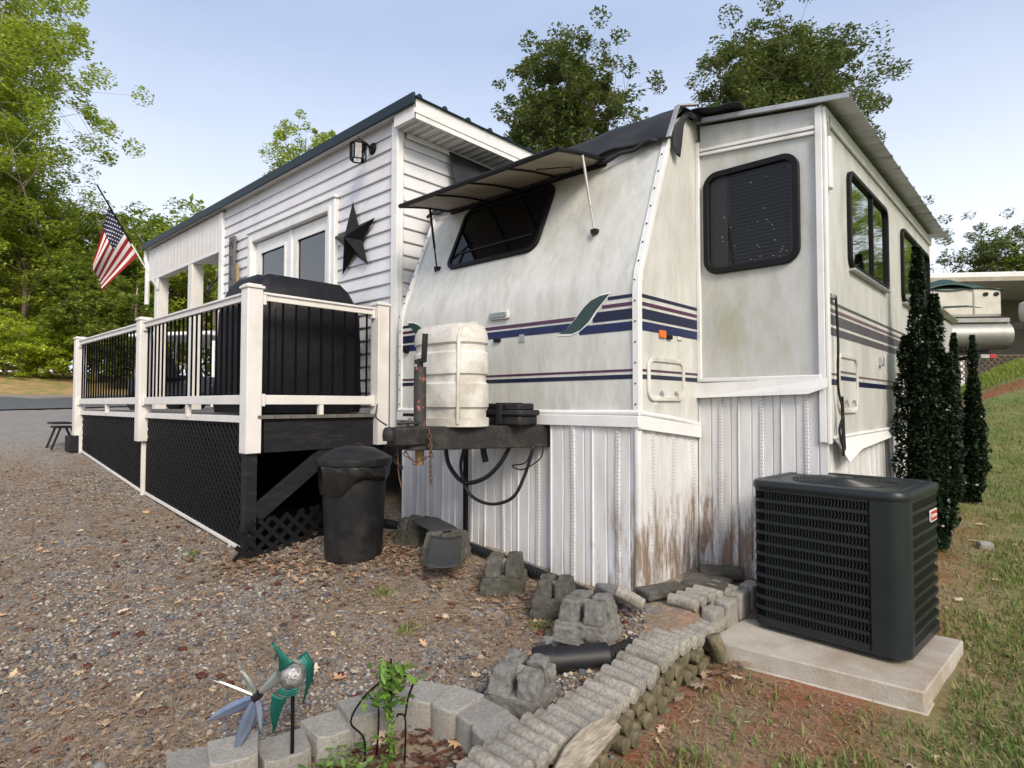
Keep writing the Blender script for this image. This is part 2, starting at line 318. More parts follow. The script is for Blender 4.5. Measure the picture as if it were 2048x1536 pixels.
soil = mix(ramp(mid.outputs['Fac'], .42, .62), clay, mix(ramp(fin_.outputs['Fac'], .3, .7), (.14,.105,.065), (.26,.20,.125)))
lawn = mix(ramp(mid.outputs['Fac'], .35, .62), (.10,.15,.03), (.20,.185,.075))
bank = mix(ramp(mth('ADD', sp.outputs['X'], mth('MULTIPLY', big.outputs['Fac'], 1.2)), -.25, .45), soil, lawn)
far2 = mix(ramp(mth('ADD', sp.outputs['Y'], mth('MULTIPLY', mid.outputs['Fac'], 1.0)), 7.0, 8.6), bank, lawn)
ditch = mix(ramp(mth('ABSOLUTE', mth('SUBTRACT', mth('ADD', mth('SUBTRACT', mth('MULTIPLY', sp.outputs['Y'], .736), mth('MULTIPLY', sp.outputs['X'], .677)), mth('MULTIPLY', mid.outputs['Fac'], .5)), 11.55)), .26, .10), far2, clay)
right = mix(ramp(sp.outputs['X'], -1.8, -1.35), farg, ditch)
L(right, b.inputs['Base Color'])
ground = kind(rawmesh('ground', np.c_[gx.ravel(), gy.ravel(), gzz], np.c_[idx[:-1,:-1].ravel(), idx[:-1,1:].ravel(), idx[1:,1:].ravel(), idx[1:,:-1].ravel()], gm, smooth=180), 'structure')
# road across the left background, draped on the terrain
mb = MB()
def roadf(u, v):
    x, y = -20.6-5.2*v-8*(u-.4)*.35, -30+u*62; return (x, y, float(gz(x, y))+.035)
mb.grid(roadf, 60, 4)
kind(mb.build('road', M['asphalt'], smooth=180), 'structure')
# ---------------------------------------------------------------- scatter: gravel, leaf litter, straw, grass
def rot_rand(n_, flat=1.0):
    a = rng.uniform(0, 2*np.pi, n_); tl = rng.normal(0, .5*flat, n_); ti = rng.uniform(0, 2*np.pi, n_)
    nx_, ny_, nz_ = np.sin(tl)*np.cos(ti), np.sin(tl)*np.sin(ti), np.abs(np.cos(tl)); N = np.c_[nx_, ny_, nz_]
    U = np.c_[np.cos(a), np.sin(a), np.zeros(n_)]; U = U-N*(U*N).sum(1)[:,None]; U /= np.linalg.norm(U, axis=1)[:,None]+1e-9
    return U, np.cross(N, U), N
def scat(P_, U, Vv, N, S, tmpl, faces):
    tm = np.array(tmpl, float); k = len(tm); s = np.asarray(S)
    if s.ndim == 1: s = np.c_[s, s, s]
    v = P_[:,None,:]+U[:,None,:]*(tm[None,:,0:1]*s[:,None,0:1])+Vv[:,None,:]*(tm[None,:,1:2]*s[:,None,1:2])+N[:,None,:]*(tm[None,:,2:3]*s[:,None,2:3])
    f = np.array(faces)[None]+(np.arange(len(P_))*k)[:,None,None]
    return v.reshape(-1, 3), f.reshape(-1, len(faces[0]))
def inbed(x, y): return (np.hypot((x+1.75)*1.05, (y-1.12)) < .58) & (x < wallx(y)-.2)
def polar(n_, px0, px1, r0, r1, pw=1.0):      # plan points in a fan before the house, denser near
    a = rng.uniform(px0, px1, n_); r = r0+(r1-r0)*rng.uniform(0, 1, n_)**pw
    cx = a*r; return .736*cx-.677*r, .677*cx+.736*r
def ok_left(x, y):
    return (x < wallx(y)-.02) & ~((y > 3.22) & (x > -4.6)) & ~((y > 2.16) & (x < -4.8) & (x > -10.3))
x, y = polar(125000, -1.28, .22, 1.45, 7.5, 1.25); k = ok_left(x, y) & ~inbed(x, y)
x, y = x[k], y[k]; k = rng.uniform(0, 1, len(x)) < np.clip(.66-.60*nz2(x*.9, y*.9, 5), .14, 1); x, y = x[k], y[k]
S = rng.lognormal(np.log(.0085), .38, len(x)); S = np.c_[S*rng.uniform(.8, 1.5, len(x)), S, S*rng.uniform(.35, .7, len(x))]
U, Vv, N = rot_rand(len(x), .5)
octa = [(1,0,0),(.15,1,.1),(-.9,.2,-.1),(-.1,-.95,.12),(.1,.1,1),(0,0,-1)]
v, f = scat(np.c_[x, y, gz(x, y)+S[:,2]*.5], U, Vv, N, S, octa, [(0,1,4),(1,2,4),(2,3,4),(3,0,4),(1,0,5),(2,1,5),(3,2,5),(0,3,5)])
M['stone'] = leafmat('stone', [(.065,.07,.08),(.13,.138,.15),(.20,.20,.205),(.11,.09,.075),(.28,.215,.15),(.17,.125,.09),(.34,.285,.225),(.44,.42,.39),(.10,.107,.12),(.14,.045,.035)], 0, .85)
kind(tag(rawmesh('gravel', v, f, M['stone']), 'loose grey and tan gravel spread over the drive', 'gravel'), 'stuff')
# darker red lava pebbles and bigger slate bits
x, y = polar(420, -.85, .2, 1.6, 6, 1.2); k = ok_left(x, y) & ~inbed(x, y); x, y = x[k], y[k]
S = rng.uniform(.014, .030, len(x)); S = np.c_[S*1.2, S, S*.6]; U, Vv, N = rot_rand(len(x), .5)
v, f = scat(np.c_[x, y, gz(x, y)+S[:,2]*.5], U, Vv, N, S, octa, [(0,1,4),(1,2,4),(2,3,4),(3,0,4),(1,0,5),(2,1,5),(3,2,5),(0,3,5)])
M['lava'] = leafmat('lava', [(.07,.018,.014),(.10,.03,.022),(.06,.02,.018),(.06,.065,.075),(.10,.11,.12)], 0, .95)
kind(tag(rawmesh('lava_pebbles', v, f, M['lava']), 'dark red lava pebbles lying among the grey gravel', 'pebbles'), 'stuff')
# fallen leaves, curled
lf = [(0,-1,.0),(.16,-.55,.05),(.62,-.5,.28),(.30,-.1,.06),(.72,.25,.32),(.30,.38,.08),(.25,.8,.2),(0,1.05,.10),(-.22,.75,.22),(-.28,.35,.07),(-.7,.3,.34),(-.28,-.12,.05),(-.58,-.52,.3),(-.15,-.55,.04)]
lff = [(0,1,13),(1,2,3),(1,3,11),(1,11,13),(13,11,12),(3,4,5),(3,5,9),(3,9,11),(11,9,10),(5,6,7),(5,7,9),(9,7,8)]
oval = [(0,-1,0),(.34,-.4,.14),(.40,.15,.20),(.2,.7,.16),(0,1.1,.3),(-.2,.7,.2),(-.40,.15,.22),(-.34,-.4,.12)]
ovf = [(0,1,7),(1,2,6),(1,6,7),(2,3,5),(2,5,6),(3,4,5)]
def litter(name, label, x, y, s0, s1, tm, fc, m, lift=.012):
    S = rng.uniform(s0, s1, len(x)); S = np.c_[S*rng.uniform(.7, 1.1, len(x)), S, S*rng.uniform(-.9, 1.4, len(x))]; U, Vv, N = rot_rand(len(x), .55)
    v, f = scat(np.c_[x, y, gz(x, y)+lift+S[:,1]*.12], U, Vv, N, S, tm, fc)
    return kind(tag(rawmesh(name, v, f, m), label, 'leaves'), 'stuff')
M['litter'] = leafmat('litter', [(.115,.075,.05),(.19,.125,.08),(.27,.185,.12),(.38,.285,.19),(.21,.105,.062),(.50,.40,.28),(.145,.095,.065),(.28,.155,.09)], .12, .7)
M['litterpale'] = leafmat('litterpale', [(.62,.50,.36),(.55,.39,.24),(.66,.56,.42),(.52,.27,.14),(.64,.49,.28)], .12, .65)
x, y = polar(31000, -1.28, .22, 1.5, 9, 1.15); k = ok_left(x, y) & ~inbed(x, y); x, y = x[k], y[k]
k = rng.uniform(0, 1, len(x)) < np.clip(.34+.75*nz2(x*.9, y*.9, 5)+.5*sstep(1.4, .2, np.abs(y-2.1-.2*(x+4)))*(x < -3), .10, 1); x, y = x[k], y[k]
litter('leaf_litter', 'brown dry leaves strewn over the gravel drive', x, y, .006, .022, oval, ovf, M['litter'])
x, y = polar(640, -1.2, .2, 1.6, 7.5, 1.1); k = ok_left(x, y) & ~inbed(x, y); x, y = x[k], y[k]
litter('fallen_leaves', 'pale tan oak leaves scattered over the gravel drive', x, y, .014, .042, lf, lff, M['litterpale'])
# drifts against skirting, blocks and trash can
x = np.r_[rng.normal(-3.9, .30, 420), rng.uniform(-4.4, -1.9, 520), rng.normal(-4.55, .25, 260), rng.normal(-4.1, .35, 260)]
y = np.r_[rng.normal(2.75, .16, 420), rng.normal(2.72, .12, 520)+.05, rng.normal(2.02, .16, 260), rng.normal(2.25, .12, 260)]
k = ok_left(x, y); litter('drifted_leaves', 'reddish brown leaves drifted against the concrete deck blocks', x[k], y[k], .014, .040, lf, lff, M['litter'])
# mulch in the flower bed
x = -1.75+rng.uniform(-.6, .6, 3600); y = 1.12+rng.uniform(-.6, .6, 3600); k = inbed(x, y) & (y > .3)
M['mulch'] = leafmat('mulch', [(.055,.022,.014),(.10,.04,.024),(.14,.06,.035),(.075,.04,.028),(.18,.10,.06)], .05, .85)
litter('bed_mulch', 'dark red leaf mulch filling the small flower bed', x[k], y[k], .012, .034, oval, ovf, M['mulch'])
x = -1.78+rng.uniform(-.5, .5, 60); y = 1.2+rng.uniform(-.5, .5, 60); k = inbed(x, y)
litter('bed_leaves', 'pale curled leaves lying on the mulch of the flower bed', x[k], y[k], .025, .05, lf, lff, M['litterpale'], .03)
# leaf and twig litter on the lawn side
x, y = polar(9000, .14, .95, 1.5, 9, 1.0); k = (x > wallx(y)+.04) & (x < .7) & ~((x > -1.5) & (x < -.42) & (y > 3.18) & (y < 4.2)) & ~((x < -1.0) & (y > 4.0)); x, y = x[k], y[k]
litter('lawn_litter', 'dry brown leaf bits over bare soil beside the air conditioner', x, y, .006, .017, oval, ovf, M['litter'])
x, y = polar(130, .14, .95, 1.7, 8, 1.0); k = (x > wallx(y)+.04) & ~((x > -1.5) & (x < -.42) & (y > 3.18) & (y < 4.2)) & ~((x < -1.0) & (y > 4.0)); x, y = x[k], y[k]
litter('lawn_leaves', 'pale curled leaves lying on the patchy lawn', x, y, .018, .045, lf, lff, M['litterpale'])
x = rng.normal(-1.40, .07, 90); y = rng.normal(3.12, .22, 90); k = (x > wallx(y)+.03) & (y < 3.2)
litter('rusty_leaves', 'rust coloured leaves heaped by the corner of the pad', x[k], y[k], .03, .055, lf, lff, M['litter'], .03)
# pine straw
def straws(name, label, x, y, m, s0=.03, s1=.07):
    n_ = len(x); Ln = rng.uniform(s0, s1, n_); S = np.c_[Ln, np.full(n_, .0011), np.full(n_, .008)]; U, Vv, N = rot_rand(n_, .35)
    v, f = scat(np.c_[x, y, gz(x, y)+.012], U, Vv, N, S, [(-1,-1,0),(-1,1,0),(0,1,1),(0,-1,1),(1,0,0)], [(0,3,1),(1,3,2),(3,4,2)])
    return kind(tag(rawmesh(name, v, f, m), label, 'pine straw'), 'stuff')
M['straw'] = leafmat('straw', [(.20,.125,.072),(.30,.195,.11),(.41,.29,.17),(.15,.095,.058)], 0, .7)
x, y = polar(62000, -1.28, .2, 1.5, 8, 1.2); k = ok_left(x, y) & ~inbed(x, y); x, y = x[k], y[k]; k = rng.uniform(0, 1, len(x)) < np.clip(.45+.5*nz2(x*.9, y*.9, 5), .08, 1)
straws('pine_straw', 'thin brown pine needles lying over the gravel drive', x[k], y[k], M['straw'])
x, y = polar(24000, .14, .95, 1.5, 8, 1.0); k = (x > wallx(y)+.04) & ~((x > -1.5) & (x < -.42) & (y > 3.18) & (y < 4.2)) & ~((x < -1.0) & (y > 4.0))
straws('dry_grass', 'dry straw and dead grass on the soil round the pad', x[k], y[k], M['straw'], .012, .045)
# grass blades
M['grass'] = leafmat('grass', [(.08,.15,.025),(.13,.22,.04),(.19,.24,.06),(.28,.24,.10),(.10,.18,.03)], .3, .6)
def grass(name, label, x, y, h0, h1, gm_='grass'):
    n_ = len(x); H = rng.uniform(h0, h1, n_); a = rng.uniform(0, 6.28, n_); U = np.c_[np.cos(a), np.sin(a), 0*a]; Vv = np.c_[-np.sin(a), np.cos(a), 0*a]; N = np.tile([0,0,1.], (n_, 1))
    ln = rng.uniform(.2, 1.1, n_); v, f = scat(np.c_[x, y, gz(x, y)-.003], U, Vv, N, np.c_[np.full(n_, .0035)+H*.02, ln*H, H], [(-1,0,0),(1,0,0),(.7,.35,.6),(-.7,.35,.6),(0,1,1)], [(0,1,2),(0,2,3),(3,2,4)])
    return kind(tag(rawmesh(name, v, f, M[gm_]), label, 'grass'), 'stuff')
x, y = polar(110000, .20, 1.0, 1.4, 13.5, .9); dens = sstep(-.75, .05, x+.22*nz2(x*1.3, y*1.3, 2))*.95+.55*(nz2(x*2, y*2, 8) > .75)+.8*sstep(7.5, 10, y)+.8*sstep(.35, .15, np.hypot(x+1.0, (y-2.15)*1.6))+.12
k = (rng.uniform(0, 1, len(x)) < dens) & (x > wallx(y)+.06) & ~((x > -1.5) & (x < -.42) & (y > 3.15) & (y < 4.2)) & ~((x < -.9) & (y > 4.0) & (y < 8.6))
grass('lawn_grass', 'short patchy green grass on the sloping lawn', x[k], y[k], .02, .06)
M['grass_sunpaint'] = leafmat('grass_sunpaint', [(.22,.30,.04),(.30,.38,.06),(.38,.42,.10),(.18,.26,.035)], .35, .6)  # sunlight on the bank painted in as a brighter grass colour
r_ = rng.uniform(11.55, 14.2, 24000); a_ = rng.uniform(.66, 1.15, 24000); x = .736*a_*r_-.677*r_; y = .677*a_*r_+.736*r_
grass('painted_sun_grass', 'green grass with sunlight painted in on the bank below the boat', x, y, .05, .11, 'grass_sunpaint')
cl = [(-2.77,2.13),(-2.2,2.62),(-2.05,1.75),(-1.3,2.05),(-1.16,2.35),(-.95,2.2),(-3.25,2.3),(-5.2,1.85),(-.8,2.55),(-1.22,1.7),(-.9,1.75)]
x = np.concatenate([rng.normal(a, .035, 70) for a, b_ in cl]); y = np.concatenate([rng.normal(b_, .035, 70) for a, b_ in cl])
grass('weed_tufts', 'small green weed tufts sprouting through gravel and soil', x, y, .02, .055)
# ---------------------------------------------------------------- travel trailer
YF, XL, XRt, YS, XS = 3.284, -4.39, -1.946, 4.12, -1.09
T = thing('travel_trailer', 'weathered cream travel trailer with navy and purple stripes and a slide-out', 'trailer', (-3.167, 3.3, .4))
def slope(z): return YF+(z-2.344)*.399
NP = [(YF,1.49),(YF,1.9),(YF,2.24),(YF+.006,2.32),(YF+.024,2.40)]+[(slope(z)+.004,z) for z in (2.5,2.7,2.9,3.1,3.25,3.36)]+[(3.735,3.45),(3.80,3.53),(3.88,3.585),(3.98,3.61)]
prof = NP+[(12.2,3.61),(12.2,1.30),(4.13,1.345),(3.9,1.40),(3.6,1.45)]
MB().plate((XL,0,0),(0,1,0),(0,0,1),prof,0,XRt-XL).build('body', M['fiber'], T, smooth=28)
def shell(mb, x0, x1, pts, out):      # strip that follows the nose profile
    vs = []; m = len(pts)
    for i, (y, z) in enumerate(pts):
        a = Vector(pts[max(i-1,0)]); b_ = Vector(pts[min(i+1,m-1)]); d = (b_-a).normalized(); nn = Vector((-d.y, d.x))
        for x_ in (x0, x1):
            vs.append((x_, y+.004, z)); vs.append((x_, y+nn.x*out, z+nn.y*out))
    fs = []
    for i in range(m-1):
        j = i*4; k = j+4; fs += [(j+1,j+3,k+3,k+1),(j,j+1,k+1,k),(j+3,j+2,k+2,k+3)]
    fs += [(0,2,3,1),(4*m-4,4*m-3,4*m-1,4*m-2)]
    mb.add(vs, fs)
sidep = [p for p in NP[:11]]
for xx in (XRt-.035, XL-.004):
    mb = MB(); shell(mb, xx, xx+.04, sidep, .014)
    cm = mb.build('corner_molding', M['trimw'], T, smooth=40)
    mb = MB()
    for i in range(14):
        z = 1.55+i*.13; y = YF if z < 2.3 else slope(z)
        if z < 3.3: mb.cyl((xx+.02, y-.012, z), (xx+.02, y-.019, z), .0055, n=6)
    kind(mb.build('screws', M['blackframe'], cm), 'stuff')
mb = MB()
for i in range(len(sidep)-1):
    (y0, z0), (y1, z1) = sidep[i], sidep[i+1]; mb.bar((XRt+.004, y0+.012, z0), (XRt+.004, y1+.012, z1), .012, .03, (0,1,0))
mb.build('side_molding', M['trimw'], T)
# stripes (flat print) on the front and side
def fstripe(m, x0, x1, z0, z1, dz=0, y=YF): MB().add([(x0,y-.0025,z0-dz),(x1,y-.0025,z0),(x1,y-.0025,z1),(x0,y-.0025,z1-dz)], [(0,1,2,3)]).build('stripe', M[m], T, solid=.001)
def sstripe(m, y0, y1, z0, z1, x=XRt, par=None): MB().add([(x+.0025,y0,z0),(x+.0025,y1,z0),(x+.0025,y1,z1),(x+.0025,y0,z1)], [(0,1,2,3)]).build('stripe', M[m], par or T, solid=.001)
SET = [('navy',2.226,2.248),('purple',2.175,2.198),('navy',2.090,2.156),('blue',2.017,2.074)]
for (m_, z0, z1), xa in zip(SET, (-2.17,-2.215,-2.29,-2.40)):
    fstripe(m_, xa, XRt-.037, z0, z1); sstripe(m_, YF+.03, 4.10, z0, z1)
for (m_, z0, z1), xa in zip(SET, (-4.19,-4.17,-4.13,-4.05)): fstripe(m_, XL+.04, xa, z0, z1)
fstripe('purple', -4.02, -2.42, 2.118, 2.143); fstripe('blue', -3.97, -2.47, 2.05, 2.103)
for m_, z0, z1 in (('purple',1.757,1.772),('navy',1.710,1.738)):
    fstripe(m_, XL+.04, XRt-.037, z0, z1); sstripe(m_, YF+.03, 4.10, z0, z1)
def finshape(sx, xo):
    a = [(-2.575,2.037),(-2.50,2.07),(-2.42,2.14),(-2.36,2.20),(-2.30,2.24),(-2.23,2.262),(-2.155,2.268),(-2.19,2.235),(-2.26,2.17),(-2.32,2.10),(-2.39,2.05),(-2.46,2.030)]
    return [(xo+sx*(x_+2.36), z_) for x_, z_ in a]
for sx, xo in ((1,-2.36),(-1,-4.07)):
    pl = finshape(sx, xo); ct = (sum(p[0] for p in pl)/12, sum(p[1] for p in pl)/12)
    bigp = [(ct[0]+(p[0]-ct[0])*1.05+.012*sx*(1 if p[0] > ct[0] else -.3), ct[1]+(p[1]-ct[1])*1.10) for p in pl]
    f_ = MB().plate((0,YF-.0035,0),(1,0,0),(0,0,1),bigp if sx>0 else bigp[::-1],0,.001).build('fin_outline', M['white'], T)
    MB().plate((0,YF-.0055,0),(1,0,0),(0,0,1),pl if sx>0 else pl[::-1],0,.001).build('fin_decal', M['fin'], T)
# front window on the sloped nose
nu = Vector((1,0,0)); nv = Vector((0,.399,1)).normalized(); zc = 2.995; oc = Vector((-3.405, slope(zc)-.001, zc))
wpoly = lambda g: [(a+(.055*b_), b_) for a, b_ in rr(1.03+g*2, .62+g*2, .10+g, 6)]
fw = MB().ring(oc, nu, nv, wpoly(.0), wpoly(-.035), -.005, .022).build('front_window', M['blackframe'], T, bev=.004)
MB().plate(oc, nu, nv, wpoly(-.03), .004, .007).build('pane', M['glassdark'], fw)
MB().bar(oc+nu*(-.44)-nv*.155+Vector((0,-.012,0)), oc+nu*.42-nv*.145+Vector((0,-.012,0)), .012, .012).build('divider_bar', M['blackframe'], fw)
MB().bar(oc+nu*(-.375)-nv*.29+Vector((0,-.012,0)), oc+nu*(-.36)-nv*.155+Vector((0,-.012,0)), .012, .012, (1,0,0)).build('divider_bar', M['blackframe'], fw)
# rock guard propped open as an awning over the window
hz, oz = 3.335, 3.235; hy, oy = slope(hz)-.01, 3.075; x0, x1 = -4.13, -2.43
gd = thing('window_guard', 'tan rock guard with black frame propped open like an awning over the front window', 'awning', (-3.3, hy, hz))
d_ = Vector((0, oy-hy, oz-hz)); up_ = Vector((0, -d_.z, d_.y)).normalized(); up_ = up_ if up_.z > 0 else -up_
def gp(a, t_, o_=0): return Vector((x0+(x1-x0)*a, hy+d_.y*t_, hz+d_.z*t_+.012*math.sin(math.pi*t_)))+up_*o_
mb = MB(); mb.grid(lambda u_, v_: gp(u_, v_, .0), 10, 8); mb.build('panel', M['tan'], gd, smooth=60, solid=.008)
mb = MB(); 
for a in (0, 1): mb.tube([gp(a, k/8) for k in range(9)], .017, 6)
mb.tube([gp(k/6, 1) for k in range(7)], .019, 6); mb.tube([gp(k/6, 0, -.01) for k in range(7)], .03, 6)
mb.build('frame', M['blackframe'], gd, smooth=50)
for a in (.27,.5,.74): MB().tube([gp(a, k/8, -.014) for k in range(9)], .008, 5).build('rib', M['blackframe'], gd)
MB().tube([gp(.86+.05*math.sin(k*.5), .2+.07*k, -.03-.02*math.sin(k*.3)) for k in range(9)], .005, 5).build('loose_cord', M['rubber'], gd)
for a, bx_ in ((.03,-4.05),(.955,-2.37)):
    s0 = gp(a, .55, -.02); e0 = Vector((bx_, slope(2.76)-.03, 2.755)); s0.x = (s0.x+e0.x*2)/3
    mb = MB(); mb.cyl(s0, s0.lerp(e0, .68), .0105, n=8); mb.cyl(s0.lerp(e0, .66), e0, .007, n=8)
    st = mb.build('strut', M['galv'] if a > .5 else M['blackframe'], gd, smooth=50)
    mb = MB(); mb.bx(bx_-.025, bx_+.018, e0.y-.012, e0.y+.035, 2.735, 2.765); mb.cyl((bx_,e0.y-.01,2.75),(bx_+.006,e0.y-.02,2.715),.009,n=8)
    mb.build('bracket', M['blackframe'], st)
# reading-lamp, labels
lp = MB().plate((-3.14,YF-.001,2.222),(1,0,0),(0,0,1),rr(.20,.062,.014,3),0,.028).build('porch_lamp', M['plasticw'], T, bev=.004)
M['lens'] = mat('lens', (.10,.16,.17), (.26,.30,.29), 22, .12)
MB().plate((-3.14,YF-.029,2.222),(1,0,0),(0,0,1),rr(.17,.038,.012,3),0,.008).build('lens', M['lens'], lp, bev=.003)
MB().bx(-3.20,-3.135,YF-.02,YF,2.022,2.047).build('marker_light', M['blackframe'], T, bev=.003)
MB().bx(-2.945,-2.895,YF-.006,YF,2.005,2.062).build('sticker', M['galv'], T)
MB().bx(-4.30,-4.26,YF-.03,YF,2.00,2.06).build('marker_light', M['blackframe'], T, bev=.004)
MB().plate((XRt,3.575,2.012),(0,1,0),(0,0,1),rr(.082,.05,.008,2),0,.016).build('marker_lamp', M['amber'], T, bev=.003)
MB().bx(XRt,XRt+.02,3.63,3.695,1.985,2.012).build('marker_light', M['blackframe'], T, bev=.003)
MB().bx(XRt,XRt+.012,3.79,3.845,1.99,2.015).build('vent_tab', M['plasticw'], T, bev=.003)
def hatch(yc, zc, wd, ht, x, m, par):
    o_ = Vector((x, yc, zc)); h_ = MB().ring(o_,(0,1,0),(0,0,1),rr(wd,ht,.075,5),rr(wd-.06,ht-.06,.05,5),0,.018).build('hatch_door', M['plasticw'], par, bev=.005)
    MB().plate(o_,(0,1,0),(0,0,1),rr(wd-.055,ht-.055,.05,5),0,.006).build('panel', m, h_)
    for m_, z0, z1 in ((('purple' if x < -1.5 else 'purplefade'),1.757,1.772),('navy',1.710,1.738)):
        MB().bx(x+.0065,x+.0075,yc-wd/2+.031,yc+wd/2-.031,z0,z1).build('stripe', M[m_], h_)
    for yy in (-.08, .12):
        mb = MB(); mb.cyl((x+.006,yc+yy,zc-ht*.30),(x+.02,yc+yy,zc-ht*.30),.012,n=10); mb.bar((x+.02,yc+yy,zc-ht*.30),(x+.024,yc+yy+.01,zc-ht*.39),.006,.01); mb.build('latch', M['chrome'], h_, smooth=40)
hatch(3.625, 1.712, .50, .285, XRt, M['fiber'], T)
MB().bx(XRt,XRt+.002,3.46,3.52,1.545,1.60).build('sticker', M['trimw'], T)
# edge strip of the box and the trim board below it
mb = MB(); mb.tube([(XL,YF-.008,1.497),(-3.3,YF-.008,1.494),(-2.6,YF-.008,1.492),(XRt+.01,YF-.008,1.497)], .018, 8); mb.build('bottom_strip', M['trimw'], T, smooth=50)
mb = MB(); mb.tube([(XRt+.008,YF-.01,1.495),(XRt+.008,3.7,1.455),(XRt+.008,4.11,1.402)], .016, 8); mb.build('bottom_strip', M['trimw'], T, smooth=50)
MB().bx(XL,XRt+.015,YF-.035,YF+.02,1.405,1.478).build('trim_board', M['trimw'], T, bev=.004)
MB().bar((XRt+.012,YF-.02,1.437),(XRt+.012,4.105,1.35),.03,.085).build('trim_board', M['trimw'], T, bev=.004)
# roof edge: brackets
for x_, s in ((XRt-.02, 1), (XL+.02, -1)):
    mb = MB(); mb.bar((x_+s*.05,3.635,3.345),(x_+s*.05,3.765,3.605),.034,.014,(0,1,-1)); mb.bar((x_+s*.05,3.77,3.61),(x_+s*.12,3.93,3.655),.034,.014); mb.build('roof_bracket', M['galv'], T, bev=.002)
# ---- slide-out
so = MB().bx(XRt+.002,XS-.002,YS,8.23,1.70,3.47).build('slide_out', M['fiber2'], T)
MB().bx(XS-.03,XS,YS-.02,8.25,1.31,3.46).build('side_panel', M['fiber'], so)
for a in ((XRt,XRt+.028,1.69,3.46),(XS-.045,XS-.004,1.31,3.45)):
    MB().bx(a[0],a[1],YS-.028,YS+.001,a[2],a[3]).build('corner_trim', M['trimw'], so, bev=.004)
MB().bx(XS-.001,XS+.018,YS-.024,YS+.02,1.30,3.44).build('corner_trim', M['trimw'], so, bev=.004)
for z0, z1 in ((3.40,3.33),(3.37,3.295)):
    MB().bar((XRt+.03,YS-.012,z0),(XS-.046,YS-.012,z1),.02,.022).build('head_trim', M['trimw'], so, bev=.003)
MB().add([(XRt+.03,YS-.004,3.58),(XS-.05,YS-.004,3.46),(XS-.05,YS-.004,3.33),(XRt+.03,YS-.004,3.40)],[(0,1,2,3)]).build('fascia_panel', M['fiber2'], so, solid=.003)
MB().bar((XRt,YS-.02,1.722),(XS-.03,YS-.02,1.722),.03,.03).build('bottom_strip', M['trimw'], so, bev=.006)
MB().add([(XRt,YS-.035,1.70),(XS+.01,YS-.035,1.715),(XS+.01,YS-.052,1.655),(XS-.10,YS-.055,1.615),(XRt,YS-.045,1.595)],[(0,1,2,3,4)]).build('trim_board', M['trimw'], so, solid=.006)
def win(name, o_, u_, v_, wd, ht, r, mglass, par, fr=.03, dep=.025):
    f_ = MB().ring(o_,u_,v_,rr(wd,ht,r,6),rr(wd-2*fr,ht-2*fr,max(r-fr,.02),6),-.004,dep).build(name, M['blackframe'], par, bev=.005)
    MB().plate(o_,u_,v_,rr(wd-2*fr+.01,ht-2*fr+.01,max(r-fr,.02),6),.003,.006).build('pane', mglass, f_); return f_
wn = win('window', Vector((-1.562,YS-.001,2.842)), (1,0,0), (0,0,1), .655, .735, .105, M['glassdark'], so, .042, .03)
mb = MB()
for i in range(26): mb.bx(-1.70,-1.30,YS-.0085,YS-.007,2.52+i*.026,2.532+i*.026)
M['blind'] = mat('blind', (.004,.005,.007), (.006,.007,.009), 6, .4, spec=.3)
kind(mb.build('blinds', M['blind'], wn), 'stuff')
MB().bx(-1.845,-1.715,YS-.0085,YS-.007,2.52,3.17).build('curtain', mat('curtain', (.010,.011,.014), None, 6, .5), wn)
u_ = Vector((0,1,0)); v_ = Vector((0,0,1)); mb = MB(); rs = random.Random(9)
for k in range(34):
    x_, z_ = rs.uniform(-1.80,-1.30), rs.uniform(2.53,3.12); mb.cyl((x_,YS-.0088,z_),(x_,YS-.0100,z_),rs.uniform(.0012,.0032),n=5)
kind(mb.build('sap_specks', M['trimw'], wn), 'stuff')
for yc, wd in ((5.27,1.24),(7.28,1.5)):
    w2 = win('window', Vector((XS,yc,2.855)), u_, v_, wd, .70, .09, M['glassmirror'], so, .032, .03)
    MB().bx(XS+.006,XS+.022,yc+.06,yc+.085,2.54,3.17).build('mullion', M['blackframe'], w2)
    MB().bx(XS,XS+.04,yc-wd/2+.03,yc+wd/2-.03,2.487,2.505).build('sill', M['galv'], w2, bev=.002)
for (m_, z0, z1) in (('navyfade',2.195,2.215),('purplefade',2.145,2.168),('navyfade',2.065,2.13),('navyfade',1.995,2.045),('purplefade',1.738,1.752),('navy',1.675,1.712)):
    MB().bx(XS+.0005,XS+.002,YS+.03,8.2,z0,z1).build('stripe', M[m_], so)
hatch(4.575, 1.69, .50, .40, XS, M['fiber'], so); hatch(6.9, 1.75, .6, .5, XS, M['fiber'], so)
MB().bx(XS,XS+.03,5.55,5.62,1.86,1.93).build('outlet_box', M['galv'], so, bev=.004)
# awning arm cap and clip by the corner
MB().bx(XS+.003,XS+.032,4.15,4.215,2.93,3.27).build('arm_cap', M['trimw'], so, bev=.012)
MB().bx(XS+.003,XS+.02,4.165,4.20,3.27,3.41).build('arm_rail', M['galv'], so, bev=.002)
MB().bx(XS+.002,XS+.03,4.16,4.26,2.225,2.255).build('clip', M['galv'], so, bev=.003)
# torn trim under the side
MB().add([(XS+.006,4.22,1.335),(XS+.006,6.1,1.345),(XS+.03,6.1,1.29),(XS+.05,4.75,1.24),(XS+.06,4.36,1.175)],[(0,1,2,3,4)]).build('bent_trim', M['trimw'], so, solid=.004)
MB().tube([(XS+.012,4.21,1.338),(XS+.012,6.1,1.35),(XS+.012,8.2,1.35)],.012,6).build('bottom_strip', M['trimw'], so, smooth=50)
